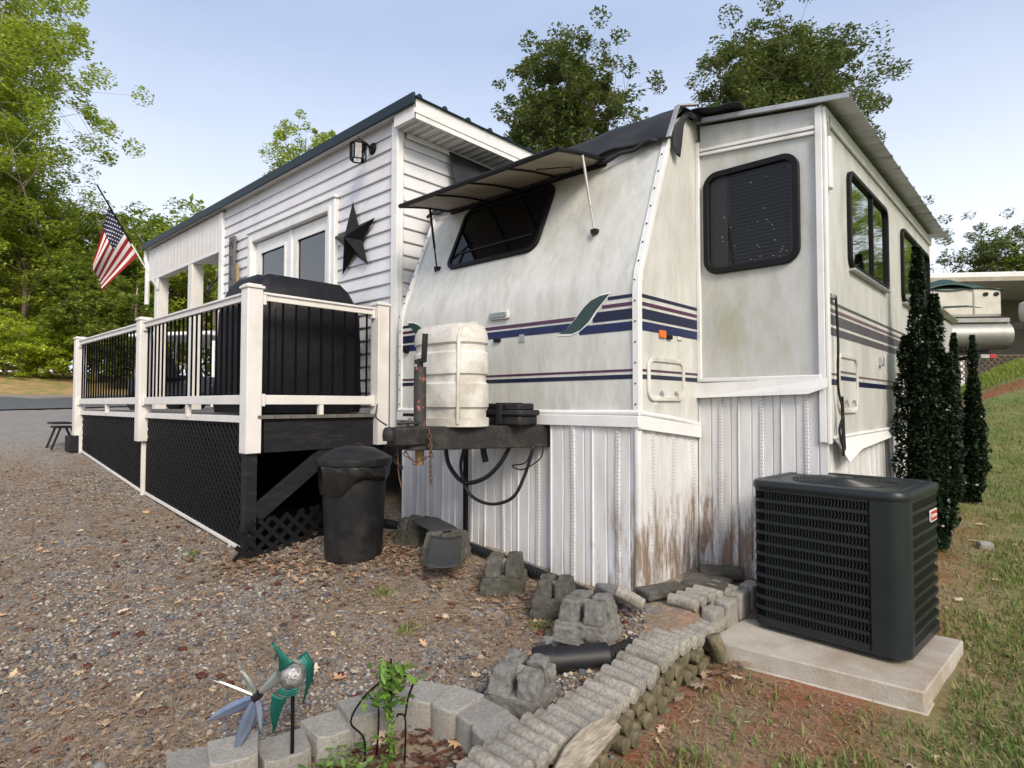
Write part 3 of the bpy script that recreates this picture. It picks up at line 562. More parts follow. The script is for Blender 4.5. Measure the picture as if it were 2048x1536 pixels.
# metal roof over the slide-out
rf = thing('metal_roof', 'grey ribbed metal roof sloping out over the slide-out', 'roof', (-1.5, 6.2, 3.5))
def rz(x_): return 3.615+(x_+1.95)*(-.155)
k = 0
for i in range(14):
    y0 = 4.07+i*.31; mb = MB(); y1 = y0+.31
    pf = [(0,0),(.02,.018),(.045,.018),(.065,0),(.155,.0),(.165,.005),(.175,0),(.235,0),(.31,0)]
    vs = []
    for x_ in (-2.4,-.93):
        for a, h_ in pf: vs.append((x_, y0+a, rz(x_)+h_+.004*(i % 2)))
    m_ = len(pf); mb.add(vs, [(j,j+1,m_+j+1,m_+j) for j in range(m_-1)])
    mb.build('roof_panel', M['galv'], rf, solid=.0025)
mb = MB(); mb.bar((XRt-.3,4.065,rz(XRt-.3)-.006),(-.93,4.065,rz(-.93)-.006),.02,.03); mb.build('edge_trim', M['galv'], rf)
MB().bx(XS+.004,XS+.02,4.10,8.25,3.36,3.445).build('wall_trim', M['trimw'], rf, bev=.003)
# ---- tarp over the front roof edge
def tarpf(u_, v_):
    x_ = XL-.05+(XRt+.04-XL+.05)*u_; pts = [(3.66+.008*math.sin(u_*23),3.335+.008*math.sin(u_*17)+.007*math.sin(u_*41)),(3.715,3.445),(3.785,3.545),(3.86,3.605),(3.98,3.64),(4.6,3.655),(6.2,3.66)]
    t_ = v_*(len(pts)-1); i = min(int(t_), len(pts)-2); q = t_-i; y_ = pts[i][0]*(1-q)+pts[i+1][0]*q; z_ = pts[i][1]*(1-q)+pts[i+1][1]*q
    wv = .007*math.sin(u_*21+v_*9)*math.sin(v_*8+u_*5)+.007*math.sin(u_*9-v_*14)
    ed = max(0, u_-.93)/.07; return (x_, y_-.018-abs(wv), z_+.028+wv-.02*ed)
tp = thing('roof_tarp', 'dark grey tarp draped over the front roof edge of the trailer', 'tarp', (-3.17, 3.9, 3.64))
MB().grid(tarpf, 60, 24).build('cover', M['tarp'], tp, smooth=180, solid=.006)
def flap(u_, v_):
    y_ = 3.69+u_*.40; zt_ = 3.40+.215*min(1, u_*1.7)**.8; return (XRt+.03+.03*math.sin(v_*2.5)*u_+.012*math.sin(u_*9), y_, zt_+.02-v_*(.05+.22*math.exp(-((u_-.18)/.16)**2)))
MB().grid(flap, 10, 10).build('hanging_flap', M['tarp'], tp, smooth=180, solid=.005)
MB().grid(lambda u_, v_: (XRt+.02+u_*.36, 3.97+v_*.4, 3.655-.065*u_+.006*math.sin(u_*9+v_*5)), 8, 6).build('loose_corner', M['tarp'], tp, smooth=180, solid=.005)
MB().tube([(XL-.05+.048*k+.0, 3.628+.012*math.sin(k*.7), 3.335+.018*math.sin(k*.55)+.012*math.sin(k*1.3)) for k in range(52)], .016, 6).build('rolled_hem', M['tarp'], tp, smooth=180)
# ---- skirting: vertical ribbed vinyl panels under the trailer
sk = mat('skirt', (.66,.66,.675), (.58,.58,.595), 4, .45, dirt=(.40,.37,.30), damt=.35, dscale=3, dpos=.55, stretch=(3,3,.6))
n, L, b, mix, ramp, noise, t, col = m_tools['skirt']
ge = n.new('ShaderNodeNewGeometry'); sp = n.new('ShaderNodeSeparateXYZ'); L(ge.outputs['Position'], sp.inputs[0])
st1, st2 = noise(5.0, 10, .70), noise(2.2, 4)
def mth(op, a, bb=None):
    q = n.new('ShaderNodeMath'); q.operation = op
    for i, x in enumerate((a, bb)):
        if x is None: continue
        if hasattr(x, 'links'): L(x, q.inputs[i])
        else: q.inputs[i].default_value = x
    return q.outputs[0]
# mud splashed up from the soil round the outer corner, rust runs under the slide
zone = mth('MULTIPLY', ramp(sp.outputs['X'], -2.45, -1.9), ramp(sp.outputs['Z'], 1.12, .60))
zl = mth('MULTIPLY', ramp(sp.outputs['Z'], .70, .38), .30)
zz = mth('MAXIMUM', mth('MULTIPLY', zone, .95), zl)
fac = ramp(mth('ADD', mth('MULTIPLY', st1.outputs['Fac'], 1.25), mth('MULTIPLY', zz, .22)), .70, .88, 0, .9)
brn = mix(ramp(st2.outputs['Fac'], .35, .65), (.15,.07,.036), (.20,.15,.10))
L(mix(mth('MULTIPLY', fac, ramp(zz, .05, .45)), col, brn), b.inputs['Base Color'])
M['ventgrey'] = mat('ventgrey', (.36,.365,.38), None, 8, .6)
skt = thing('skirting', 'white ribbed vinyl skirting with mud splashes under the trailer', 'skirting', (-2.0, 3.4, .4))
def skpanel(p, q, zt0, zt1, lean=0, seed=0, mt=None):       # one panel from p to q (plan), ribs outwards
    p = Vector(p).to_3d(); q = Vector(q).to_3d(); d = q-p; Ln = d.length; d.normalize(); nn = Vector((d.y,-d.x,0)); mb = MB()
    prof = [(0,0),(.012,.010),(.028,.010),(.040,0),(.30,0),(.315,-.008),(.335,-.008),(.35,0),(.52,0),(.535,.010),(.60,.010),(.615,0),(.80,0),(.815,-.008),(.835,-.008),(.85,0),(1,0)]
    rs = random.Random(seed); k1, k2 = rs.uniform(-.012,.012), rs.uniform(-.012,.012); nz_ = 5; vs = []
    for j in range(nz_+1):
        f_ = j/nz_
        for a, h_ in prof:
            b2 = p+d*(a*Ln); zb = float(gz(b2.x, b2.y))-.05; zt = zt0+(zt1-zt0)*a
            off = h_+(k1*math.sin(f_*3.1)+k2*math.sin(f_*6+a*3))*math.sin(math.pi*a)*.8+lean*(1-f_)
            vs.append(b2+nn*off+Vector((0,0,zb+(zt-zb)*f_)))
    m_ = len(prof); mb.add(vs, [(j*m_+i, j*m_+i+1, (j+1)*m_+i+1, (j+1)*m_+i) for j in range(nz_) for i in range(m_-1)])
    o_ = mb.build('skirt_panel', sk, skt, smooth=24)
    # perforated vent strip: rows of little raised diamonds
    mb = MB(); c_ = p+d*(.567*Ln); wd = .055*Ln; zb = float(gz(c_.x, c_.y)); H = zt0-zb; r_ = int(H/.022)
    for j in range(r_):
        for i in (-1, 0, 1):
            f_ = (j+.5)/r_; off = .0145+(k1*math.sin(f_*3.1)+k2*math.sin(f_*6+1.7))*.78+lean*(1-f_)
            o2 = c_+d*(i*.014+(.007 if j % 2 else 0))+nn*off+Vector((0,0,zb+H*f_))
            mb.add([o2-d*.0042,o2-Vector((0,0,.0055)),o2+d*.0042,o2+Vector((0,0,.0055))],[(0,1,2,3)])
    kind(mb.build('vent_strip', M['ventgrey'], o_), 'stuff')
W_ = (XRt-XL)/7
for i in range(7): skpanel((XL+W_*i,YF+.035-(.045 if i > 4 else 0)), (XL+W_*(i+1),YF+.035-(.045 if i > 4 else 0)), 1.42, 1.42, seed=i+1)
for i in range(3): skpanel((XRt-.005,YF-.01+.28*i),(XRt-.005,YF-.01+.28*(i+1)),1.42-.03*i,1.39-.03*i,seed=20+i)
for i in range(3): skpanel((XRt+.285*i,YS+.0),(XRt+.285*(i+1)-.003,YS+.0),1.72,1.72,seed=31+i,lean=.02)
for i in range(12): skpanel((XS-.035,YS+.34*i),(XS-.035,YS+.34*(i+1)),1.34,1.34,seed=45+i,lean=.02)
MB().cyl((XRt-.012,YF+.005,.32),(XRt-.012,YF+.005,1.41),.028,n=10).build('corner_post', sk, skt, smooth=60)
MB().bx(-3.52,-3.49,YF-.03,YF+.0,.42,1.40).build('gap_post', M['blackframe'], skt)
# ---------------------------------------------------------------- tongue and what sits on it
XC = -3.167
tg = thing('trailer_tongue', 'black steel A-frame tongue with coupler jutting from the trailer front', 'tongue', (XC, 2.9, 1.3))
for s in (-1, 1): MB().bar((XC+s*.02,2.42,1.325),(XC+s*.56,3.50,1.325),.06,.155).build('beam', M['blackmetal'], tg, bev=.006)
mb = MB(); mb.plate((0,0,1.33),(1,0,0),(0,1,0),[(XC-.05,2.30),(XC+.05,2.30),(XC+.11,2.52),(XC+.11,2.60),(XC-.11,2.60),(XC-.11,2.52)],-.05,.07)
mb.build('coupler_plate', M['blackmetal'], tg, bev=.012)
mb = MB(); mb.lathe([(.0,.045),(.03,.04),(.042,.02),(.046,-.01),(.042,-.045),(.0,-.045)],(XC,2.29,1.36),14); mb.bar((XC,2.27,1.36),(XC,2.52,1.375),.07,.06); mb.bar((XC,2.36,1.42),(XC,2.54,1.425),.03,.012)
mb.build('coupler', M['blackmetal'], tg, smooth=40)
jk = MB().cyl((XC-.02,2.55,1.35),(XC-.02,2.55,1.80),.042,n=14).build('jack_tube', M['jack'], tg, smooth=50)
mb = MB(); mb.cyl((XC-.02,2.55,1.80),(XC-.02,2.55,1.84),.022,n=8); mb.bar((XC-.06,2.545,1.835),(XC+.04,2.545,1.845),.03,.03); mb.bar((XC+.025,2.545,1.84),(XC+.045,2.54,2.02),.03,.03,(0,1,0)); mb.build('jack_crank', M['blackmetal'], jk, bev=.004)
MB().cyl((XC-.02,2.55,1.14),(XC-.02,2.55,1.30),.030,n=12).build('jack_foot', mat('brass', (.35,.24,.12), (.2,.13,.07), 20, .6, metal=.4), tg, smooth=50)
def chain(name, pts, m, lab):
    P_ = [Vector(p) for p in pts]; seg = []
    for a, b_ in zip(P_[:-1], P_[1:]):
        k = max(1, int((b_-a).length/.028)); seg += [a.lerp(b_, i/k) for i in range(k)]
    c_ = thing('safety_chain', lab, 'chain', tuple(P_[0]))
    ll = MB()
    ll.tube([(math.cos(t_)*.011, 0, math.sin(t_)*.020) for t_ in [k*math.pi/5 for k in range(10)]], .0042, 5, closed=True)
    src = None
    for i, s in enumerate(seg):
        d = (seg[i+1]-s) if i+1 < len(seg) else s-seg[i-1]; q = d.to_track_quat('Z', 'Y').to_euler()
        mt = d.to_track_quat('Z', 'Y').to_matrix() @ Matrix.Rotation((i % 2)*math.pi/2, 3, 'Z')
        if src is None:
            src = ll.build('link', m, c_, local=True); src.location = s-P_[0]; src.rotation_euler = mt.to_euler()
        else: inst(src, 'link', c_, s, mt.to_euler())
chain('safety_chain', [(XC-.03,2.47,1.44),(XC+.0,2.42,1.38),(XC+.0,2.42,1.22),(XC+.06,2.45,1.17),(XC+.14,2.52,1.22),(XC+.13,2.50,1.40)], M['rust'], 'rusty safety chain looped round the jack of the tongue')
chain('safety_chain', [(XC+.14,2.51,1.27),(XC+.14,2.51,1.16),(XC+.15,2.51,1.02)], M['rust'], 'rusty safety chain hanging straight down below the tongue beam')
chain('safety_chain', [(XC-.10,2.42,1.26),(XC-.08,2.40,1.17),(XC-.02,2.40,1.14),(XC+.02,2.42,1.15)], M['blackmetal'], 'black safety chain looped under the coupler')
# propane tank cover
pc = thing('propane_cover', 'stained white ribbed plastic cover over the propane tanks on the tongue', 'tank cover', (XC, 2.80, 1.39))
def rect_loop(w_, d_, z, r=.10, n_=5): return [(XC+a, 2.805+b_, z) for a, b_ in rr(w_, d_, r, n_)]
lv = [(.60,.34,1.395),(.615,.352,1.40),(.615,.352,1.455),(.575,.315,1.46),(.575,.315,1.52),(.61,.348,1.53),(.61,.348,1.685),(.575,.315,1.70),(.575,.315,1.745),(.605,.345,1.755),(.605,.345,1.895),(.575,.315,1.91),(.575,.315,1.95),(.605,.345,1.965),(.602,.342,2.0),(.585,.325,2.045),(.54,.28,2.08),(.46,.20,2.10),(.34,.10,2.108)]
vs = []; 
for a in lv: vs += rect_loop(*a, r=min(.168, a[1]/2-.006))
m_ = 24; fs = [(j*m_+i, j*m_+(i+1) % m_, (j+1)*m_+(i+1) % m_, (j+1)*m_+i) for j in range(len(lv)-1) for i in range(m_)]+[tuple(range(m_-1,-1,-1)), tuple(range((len(lv)-1)*m_, len(lv)*m_))]
MB().add(vs, fs).build('shell', M['plasticw'], pc, smooth=32)
x_ = XC+.235; MB().tube([(x_,2.66,1.42),(x_,2.664,1.7),(x_,2.668,2.0),(x_,2.69,2.06),(x_,2.80,2.10),(x_,2.90,2.07)], .013, 8).build('strap', M['plasticw'], pc, smooth=60)
MB().bx(XC-.30,XC-.10,2.62,2.64,1.462,1.485).build('handle_slot', M['blackframe'], pc)
# battery box
bb = thing('battery_box', 'black plastic battery box on the tongue beside the tank cover', 'box', (-2.88, 3.10, 1.40))
MB().bx(-3.05,-2.70,3.01,3.20,1.402,1.475).build('case', M['canplastic'], bb, bev=.015)
mb = MB(); mb.plate((-2.875,3.105,1.47),(1,0,0),(0,1,0),rr(.39,.225,.03,3),0,.04); mb.plate((-2.875,3.105,1.505),(1,0,0),(0,1,0),rr(.33,.18,.04,3),0,.05); mb.build('lid', M['canplastic'], bb, bev=.012)
MB().bx(-2.90,-2.85,2.985,3.215,1.41,1.56).build('strap', M['rubber'], bb, bev=.004)
# cables
def cable(name, label, pts, r, m='rubber', sub=6, cat='cable'):
    P_ = [Vector(p) for p in pts]; out = []
    for i in range(len(P_)-1):
        p0, p1, p2, p3 = P_[max(i-1,0)], P_[i], P_[i+1], P_[min(i+2,len(P_)-1)]
        for k in range(sub):
            t_ = k/sub; out.append(.5*((2*p1)+(p2-p0)*t_+(2*p0-5*p1+4*p2-p3)*t_*t_+(3*p1-p0-3*p2+p3)*t_**3))
    out.append(P_[-1]); o_ = MB().tube(out, r, 8).build(name, M[m], smooth=180, loc=tuple(P_[0])); return tag(o_, label, cat)
cable('power_cable', 'thick black cable drooping in a deep loop under the tongue beam', [(-3.42,2.98,1.26),(-3.38,2.98,1.10),(-3.24,3.0,.98),(-3.05,3.02,1.02),(-2.93,3.06,1.13),(-2.86,3.10,1.27)], .016)
cable('brake_hose', 'black hose hanging in a low loop before the skirting', [(-3.20,2.98,1.26),(-3.27,3.0,1.08),(-3.20,3.02,.90),(-3.02,3.05,.84),(-2.83,3.08,.90),(-2.75,3.12,1.06),(-2.70,3.16,1.26)], .012)
cable('trailer_wire', 'thin black wire curling below the tongue near the skirting', [(-2.68,3.12,1.26),(-2.73,3.11,1.15),(-2.85,3.10,1.12),(-2.75,3.10,1.10),(-2.62,3.13,1.18),(-2.60,3.14,1.26)], .005)
cable('plug_cable', 'short black cable stub with plug hanging under the tongue', [(-3.06,3.02,1.26),(-3.05,3.02,1.20),(-3.03,3.02,1.14)], .022)
cable('loose_wire', 'thin dangling wire below the trailer coupler', [(XC-.06,2.40,1.28),(XC-.05,2.40,1.1),(XC-.03,2.41,1.0)], .004, 'rust')
cable('deck_wire', 'thin black wire hanging from the rail post to the coupler', [(-4.74,3.33,1.63),(-4.70,3.26,1.55),(-4.55,3.15,1.50),(-4.2,2.9,1.44),(-3.3,2.36,1.41)], .006)
# rope tied at the slide-out corner
cable('tied_rope', 'dark rope tied off and hanging down the slide-out corner', [(XS+.03,4.22,2.24),(XS+.035,4.235,1.95),(XS+.03,4.24,1.66),(XS+.05,4.26,1.50),(XS+.035,4.23,1.38),(XS+.05,4.28,1.26),(XS+.045,4.29,1.40),(XS+.05,4.25,1.60),(XS+.04,4.28,1.45),(XS+.05,4.26,1.22)], .008, 'blackwood', cat='rope')
# ---------------------------------------------------------------- house addition
YW, XH, XE, DZ = 3.40, -4.60, -8.72, 1.46
H = thing('house_addition', 'white vinyl-sided porch room with a dark trimmed flat roof', 'house', (-6.6, YW, 1.4))
BH = .131; zt_ = 4.28; D0, D1, DT = -7.79, -5.67, 3.752      # door trim outer
MB().bx(XE,XH-.02,YW+.10,6.5,1.2,4.27).build('wall', M['trimw'], H)
protos = {}
def board(a, b_, z, axis):
    Ln = round(b_-a, 3); key = (Ln, axis)
    def pt(s, o_, h_): return (s, -o_, h_) if axis == 'x' else (o_, s, h_)
    if key not in protos:
        pf = [(.0,BH+.012),(.004,BH),(.024,.008),(.022,0),(.0,.004)]
        mb = MB(); m = len(pf); mb.add([pt(s, *p) for s in (0, Ln) for p in pf], [(i,(i+1) % m, m+(i+1) % m, m+i) for i in range(m)]+[tuple(range(m)), tuple(range(2*m-1,m-1,-1))])
        o_ = mb.build('siding_board', M['siding'], H, local=True); protos[key] = o_
        o_.location = WL[H.name].inverted() @ Vector((a, YW+.033, z) if axis == 'x' else (XH-.018, a, z))
    else: inst(protos[key], 'siding_board', H, (a, YW+.033, z) if axis == 'x' else (XH-.018, a, z))
for i in range(22):
    z = DZ-.06+i*BH
    if z > zt_-.06: break
    if z+BH < DT+.01: board(XE+.07, D0, z, 'x'); board(D1, XH-.075, z, 'x')
    else: board(XE+.07, XH-.075, z, 'x')
    if z < 4.08: board(YW+.07, 5.6, z, 'y')
mb = MB(); mb.bx(XH-.085,XH+.010,YW-.016,YW+.03,1.20,4.235); mb.bx(XH-.02,XH+.0105,YW+.03,YW+.062,1.20,4.235); mb.build('corner_trim', M['trimw'], H, bev=.005)
MB().bx(XE-.03,XE+.075,YW-.02,YW+.03,1.46,4.25).build('corner_trim', M['trimw'], H, bev=.005)
# french door
dr = thing('french_door', 'white double french door with blinds behind glass', 'door', (-6.73, YW, DZ))
mb = MB(); mb.bx(D0,D0+.115,YW-.03,YW+.06,DZ,DT); mb.bx(D1-.115,D1,YW-.03,YW+.06,DZ,DT); mb.bx(D0+.115,D1-.115,YW-.03,YW+.06,DT-.115,DT); mb.build('casing', M['trimw'], dr, bev=.008)
mb = MB(); mb.bx(D0-.02,D1+.02,YW-.05,YW+.0,DT,DT+.03); mb.bx(D0+.07,D0+.115,YW-.045,YW-.029,DZ,DT-.08); mb.bx(D1-.115,D1-.07,YW-.045,YW-.029,DZ,DT-.08); mb.build('head_trim', M['trimw'], dr, bev=.004)
xm = (D0+D1)/2
M['blindgrey'] = mat('blindgrey', (.33,.37,.34), (.24,.28,.25), 22, .6)
glass = bpy.data.materials.new('doorglass'); glass.use_nodes = True; gn = glass.node_tree.nodes; gb = gn['Principled BSDF']; gb.inputs['Base Color'].default_value = (.80,.86,.82,1); gb.inputs['Roughness'].default_value = .03
gt = gn.new('ShaderNodeBsdfTransparent'); gt.inputs[0].default_value = (.82,.88,.84,1); gg = gn.new('ShaderNodeBsdfGlossy'); gg.inputs['Roughness'].default_value = .02; gf = gn.new('ShaderNodeFresnel'); gf.inputs[0].default_value = 2.4; gmx = gn.new('ShaderNodeMixShader')
gl = glass.node_tree.links.new; gl(gf.outputs[0], gmx.inputs[0]); gl(gt.outputs[0], gmx.inputs[1]); gl(gg.outputs[0], gmx.inputs[2]); gl(gmx.outputs[0], gn['Material Output'].inputs[0])
for a, b_ in ((D0+.118, xm-.002), (xm+.002, D1-.118)):
    c_ = (a+b_)/2; w_ = b_-a; yb = YW+.052; pl = rr(w_, 2.155, .002, 1, 0, 0); gl_ = rr(w_-.30, 1.75, .01, 1, 0, .06)
    lf_ = MB().ring((c_,yb,DZ+1.085),(1,0,0),(0,0,1),pl,gl_,-.02,.018).build('door_leaf', M['trimw'], dr, bev=.003)
    MB().ring((c_,yb-.018,DZ+1.085),(1,0,0),(0,0,1),rr(w_-.25,1.80,.012,1,0,.06),rr(w_-.32,1.73,.01,1,0,.06),0,.012).build('glazing_bead', M['trimw'], lf_, bev=.003)
    MB().plate((c_,yb,DZ+1.145),(1,0,0),(0,0,1),rr(w_-.29,1.76,.01,1),.002,.005).build('pane', glass, lf_)
    mb = MB()
    for i in range(84): mb.add([(a+.155,yb+.004,DZ+.275+i*.0207),(b_-.155,yb+.004,DZ+.275+i*.0207),(b_-.155,yb+.016,DZ+.293+i*.0207),(a+.155,yb+.016,DZ+.293+i*.0207)],[(0,1,2,3)])
    kind(mb.build('blinds', M['blindgrey'], lf_), 'stuff')
MB().bx(xm-.03,xm+.03,YW+.018,YW+.036,DZ+.01,DT-.13).build('astragal', M['trimw'], dr, bev=.004)
# roof, fascia, soffit
RX0, RX1, RY0, RY1 = -11.95, -4.28, 3.34, 6.7
mb = MB(); mb.bx(RX0,RX1+.0,RY0+.02,RY1,4.295,4.335); mb.build('roof_deck', M['trimw'], H)
for i in range(11):
    y0 = RY0-.01+i*.305
    MB().bx(RX0-.02,RX1+.03,y0,y0+.300,4.337,4.343).build('roof_panel', M['navytrim'], H)
    MB().add([(RX0-.02,y0+.02,4.343),(RX1+.03,y0+.02,4.343),(RX1+.03,y0+.085,4.343),(RX0-.02,y0+.085,4.343),(RX0-.02,y0+.04,4.372),(RX1+.03,y0+.04,4.372),(RX1+.03,y0+.065,4.372),(RX0-.02,y0+.065,4.372)],[(0,1,5,4),(4,5,6,7),(7,6,2,3),(1,2,6,5),(0,4,7,3)]).build('roof_rib', M['navytrim'], H)
MB().bx(RX0-.02,RX1+.03,RY0-.035,RY0-.011,4.265,4.368).build('rake_trim', M['navytrim'], H, bev=.004)
mb = MB(); mb.bx(RX1-.02,RX1,RY0,6.6,4.15,4.295); mb.bx(RX1,RX1+.008,RY0,6.6,4.20,4.245); mb.build('fascia', M['trimw'], H, bev=.003)
MB().bx(XH+.014,RX1+.0,RY0-.001,RY0+.019,4.15,4.295).build('fascia_return', M['trimw'], H, bev=.003)
for i in range(10):
    y0 = RY0+.02+i*.30; p_ = MB().bx(XH+.013,RX1-.02,y0,y0+.295,4.152,4.160).build('soffit_panel', M['trimw'], H)
    mb = MB()
    for k in range(3):
        mb.bx(XH+.015,RX1-.021,y0+.09*k+.005,y0+.09*k+.012,4.144,4.152)
        for q in range(14): mb.bx(XH+.03+q*.019,XH+.042+q*.019,y0+.09*k+.03,y0+.09*k+.038,4.150,4.152,1); mb.bx(XH+.03+q*.019,XH+.042+q*.019,y0+.09*k+.055,y0+.09*k+.063,4.150,4.152,1)
    kind(mb.build('vent_slots', [M['trimw'], M['tarp']], p_), 'stuff')
MB().bx(XH+.013,XH+.03,YW+.09,5.6,4.10,4.15).build('frieze_trim', M['trimw'], H, bev=.003)
# dark shade cloth patch where the roof meets the trailer
tag(MB().add([(XH+.02,4.02,4.15),(XH+.025,5.4,4.12),(XH+.30,5.3,3.66),(XH+.24,3.95,3.64)],[(0,1,2,3)]).build('shade_cloth', M['tarp'], solid=.004, loc=(XH,4.5,3.9)), 'dark cloth filling the gap between house eave and trailer roof', 'cloth')
# covered porch bay
cp = thing('covered_porch', 'open covered porch bay with white ribbed header and square columns', 'porch', (-10.3, YW, 1.4))
mb = MB(); x_ = -11.87; 
hd = MB().bx(-11.87,XE-.03,YW+.012,YW+.10,3.745,4.262).build('header_core', M['trimw'], cp)
for i in range(21):
    xa = -11.87+i*.150; MB().bx(xa+.004,xa+.146,YW-.004,YW+.0115,3.742,4.263).build('header_panel', M['vinyl'], cp, bev=.004)
MB().bx(-11.9,XE-.03,YW-.012,YW+.11,3.70,3.742).build('header_trim', M['trimw'], cp, bev=.005)
for x_ in (-11.42,-9.86): MB().bx(x_-.085,x_+.085,YW-.01,YW+.16,1.46,3.70).build('column', M['vinyl'], cp, bev=.006)
for x_ in (-11.42,-9.0): MB().bx(x_-.07,x_+.07,6.3,6.44,1.46,4.1).build('column', M['vinyl'], cp, bev=.006)
MB().bx(-11.87,XE,YW+.11,6.6,4.20,4.262).build('ceiling', M['trimw'], cp)
mb = MB(); mb.tube([(-11.93,YW-.02,4.26),(-11.95,YW-.02,4.1),(-11.86,YW-.02,3.98),(-11.86,YW-.02,3.3)],.04,8); mb.build('downspout', M['trimw'], cp, smooth=50)
# string lights and folded hanging chair under the bay
cable('string_light_cord', 'black cord of string lights sagging under the porch header', [(-11.3,3.8,3.66),(-10.9,3.8,3.52),(-10.5,3.8,3.60),(-10.0,3.8,3.50),(-9.6,3.8,3.68),(-9.2,3.8,3.72)], .014)
for x_, z_ in ((-10.95,3.46),(-10.2,3.44),(-9.75,3.52)):
    bl = thing('string_bulb', 'clear string-light bulb '+{-10.95:'nearest the outer porch column',-10.2:'midway under the porch header',-9.75:'nearest the house wall'}[x_], 'bulb', (x_,3.8,z_), group='string light bulbs')
    MB().lathe([(.012,.09),(.018,.08),(.018,.05)],(x_,3.8,z_),8).build('socket', M['rubber'], bl, smooth=50)
    MB().lathe([(.014,.05),(.04,.0),(.035,-.04),(0,-.06)],(x_,3.8,z_),10).build('globe', M['lens'], bl, smooth=180)
hc = thing('hanging_chair', 'black hanging mesh chair under the porch bay', 'chair', (-10.4,4.6,1.46))
MB().tube([(-10.0,4.6,3.5),(-9.9,4.6,3.3),(-10.1,4.6,2.9),(-10.5,4.6,2.5),(-10.55,4.6,2.3)],.03,6).build('frame', M['blackframe'], hc, smooth=60)
MB().grid(lambda u_, v_: (-10.05-.45*u_-.1*math.sin(v_*3), 4.35+.5*v_, 3.2-.95*u_-.15*math.sin(v_*3.1)), 6, 6).build('sling', M['cloth'], hc, smooth=180, solid=.01)
MB().cyl((-10.0,4.6,3.5),(-10.0,4.6,4.2),.006,n=5).build('hanger', M['blackframe'], hc)
# lamp
lm = thing('wall_lantern', 'black wall lantern with glass panes high on the siding', 'lantern', (-5.06, YW, 4.08))
mb = MB(); mb.lathe([(.0,0),(.055,0),(.06,.008),(.05,.02),(.02,.028),(0,.03)],(0,0,0),16); 
for q in mb.v: q.xyz = (-5.03+q.x, YW+.012-q.z, 4.10+q.y)
mb.tube([(-5.03,YW-.015,4.10),(-5.03,YW-.07,4.13),(-5.03,YW-.10,4.13)],.013,8); mb.build('mount', M['blackframe'], lm, smooth=50)
lc = Vector((-5.03,YW-.16,4.02)); mb = MB()
for k in range(6):
    a, b_ = R_(60*k), R_(60*k+60); pa = lc+Vector((math.cos(a)*.075,math.sin(a)*.075,0)); pb = lc+Vector((math.cos(b_)*.075,math.sin(b_)*.075,0))
    mb.bar(pa+V(0,0,-.085),pa+V(0,0,.075),.010,.010,(1,0,0)); mb.bar(pa+V(0,0,-.085),pb+V(0,0,-.085),.012,.012); mb.bar(pa+V(0,0,.075),pb+V(0,0,.075),.012,.012)
mb.lathe([(.085,.075),(.07,.09),(.035,.115),(.012,.125),(.012,.15),(0,.155)],tuple(lc),6); mb.bar(lc+V(0,0,.13),(-5.03,YW-.09,4.135),.014,.014)
mb.build('cage', M['blackframe'], lm)
mb = MB(); mb.lathe([(.068,-.08),(.068,.072)],tuple(lc),6); mb.f = mb.f[:6]; mb.m = mb.m[:6]; mb.build('panes', glass, lm)
MB().lathe([(0,-.05),(.02,-.04),(.022,.0),(.012,.03),(.012,.07)],tuple(lc),8).build('bulb', M['plasticw'], lm, smooth=180)
# barn star
st = thing('barn_star', 'black metal barn star hung on the white siding', 'star', (-5.30, YW-.02, 3.23))
c_ = Vector((-5.315,YW-.015,3.235)); Ro, Ri = .40, .155; rim = []
for k in range(10):
    a = R_(90+36*k+4); r_ = Ro if k % 2 == 0 else Ri; rim.append(c_+Vector((math.cos(a)*r_,0,math.sin(a)*r_)))
for k in range(5):
    mb = MB(); i = 2*k; ap = c_+V(0,-.115,0)
    mb.add([ap, rim[i-1], rim[i], rim[(i+1) % 10], c_+V(0,.0,0)], [(0,1,2),(0,2,3),(4,2,1),(4,3,2)]); mb.build('point', M['blackframe'], st)
# welcome sign
sg = thing('welcome_sign', 'tall narrow dark wooden sign with the word WELCOME on the siding', 'sign', (-8.27, YW-.03, 3.0))
MB().bx(-8.34,-8.18,YW-.045,YW-.01,2.35,3.82).build('board', mat('signwood', (.15,.145,.148), (.085,.08,.085), 12, .8, bump=.3), sg, bev=.004)
M['signink'] = mat('signink', (.018,.018,.02), None, 6, .7)
for i, ch in enumerate('WELCOME'): text('letter', ch, M['signink'], sg, (-8.26,YW-.046,3.69-i*.205), (1,0,0), (0,0,1), .17)
tag(MB().bx(-8.13,-8.07,YW-.035,YW-.012,3.05,3.42).build('thermometer', mat('wood2', (.38,.28,.14), (.28,.2,.1), 8, .6), loc=(-8.1,YW-.02,3.2), bev=.004), 'small tan wooden thermometer plaque beside the welcome sign', 'plaque')
# ---------------------------------------------------------------- deck with railing and lattice
gz2 = lambda x_, y_: float(gz(x_, y_))
YP, PX = 2.115, [-4.785, -7.47, -10.33]
D = thing('porch_deck', 'raised black deck with white vinyl railing and black lattice skirt', 'deck', (-7.5, 2.7, .6))
bd = MB().bx(-10.36,-4.72,0,.135,0,.028).build('deck_board', M['deckwood'], D, local=True); bd.location = WL[D.name].inverted() @ Vector((0,YP+.03,DZ-.03))
for i in range(1, 9): inst(bd, 'deck_board', D, (0,YP+.03+i*.141,DZ-.03))
MB().bx(-12.0,-8.7,3.40,6.6,1.36,1.455).build('bay_floor', M['deckwood'], D)
MB().bx(-10.36,-8.7,3.385,3.40,1.2,1.455).build('rim', M['blackwood'], D)
MB().bx(-10.28,-4.84,YP+.055,YP+.075,1.20,1.425).build('front_joist', M['blackwood'], D)
MB().bx(-10.28,-4.845,YP-.004,YP+.05,1.395,1.452).build('front_band', M['vinyl'], D, bev=.004)
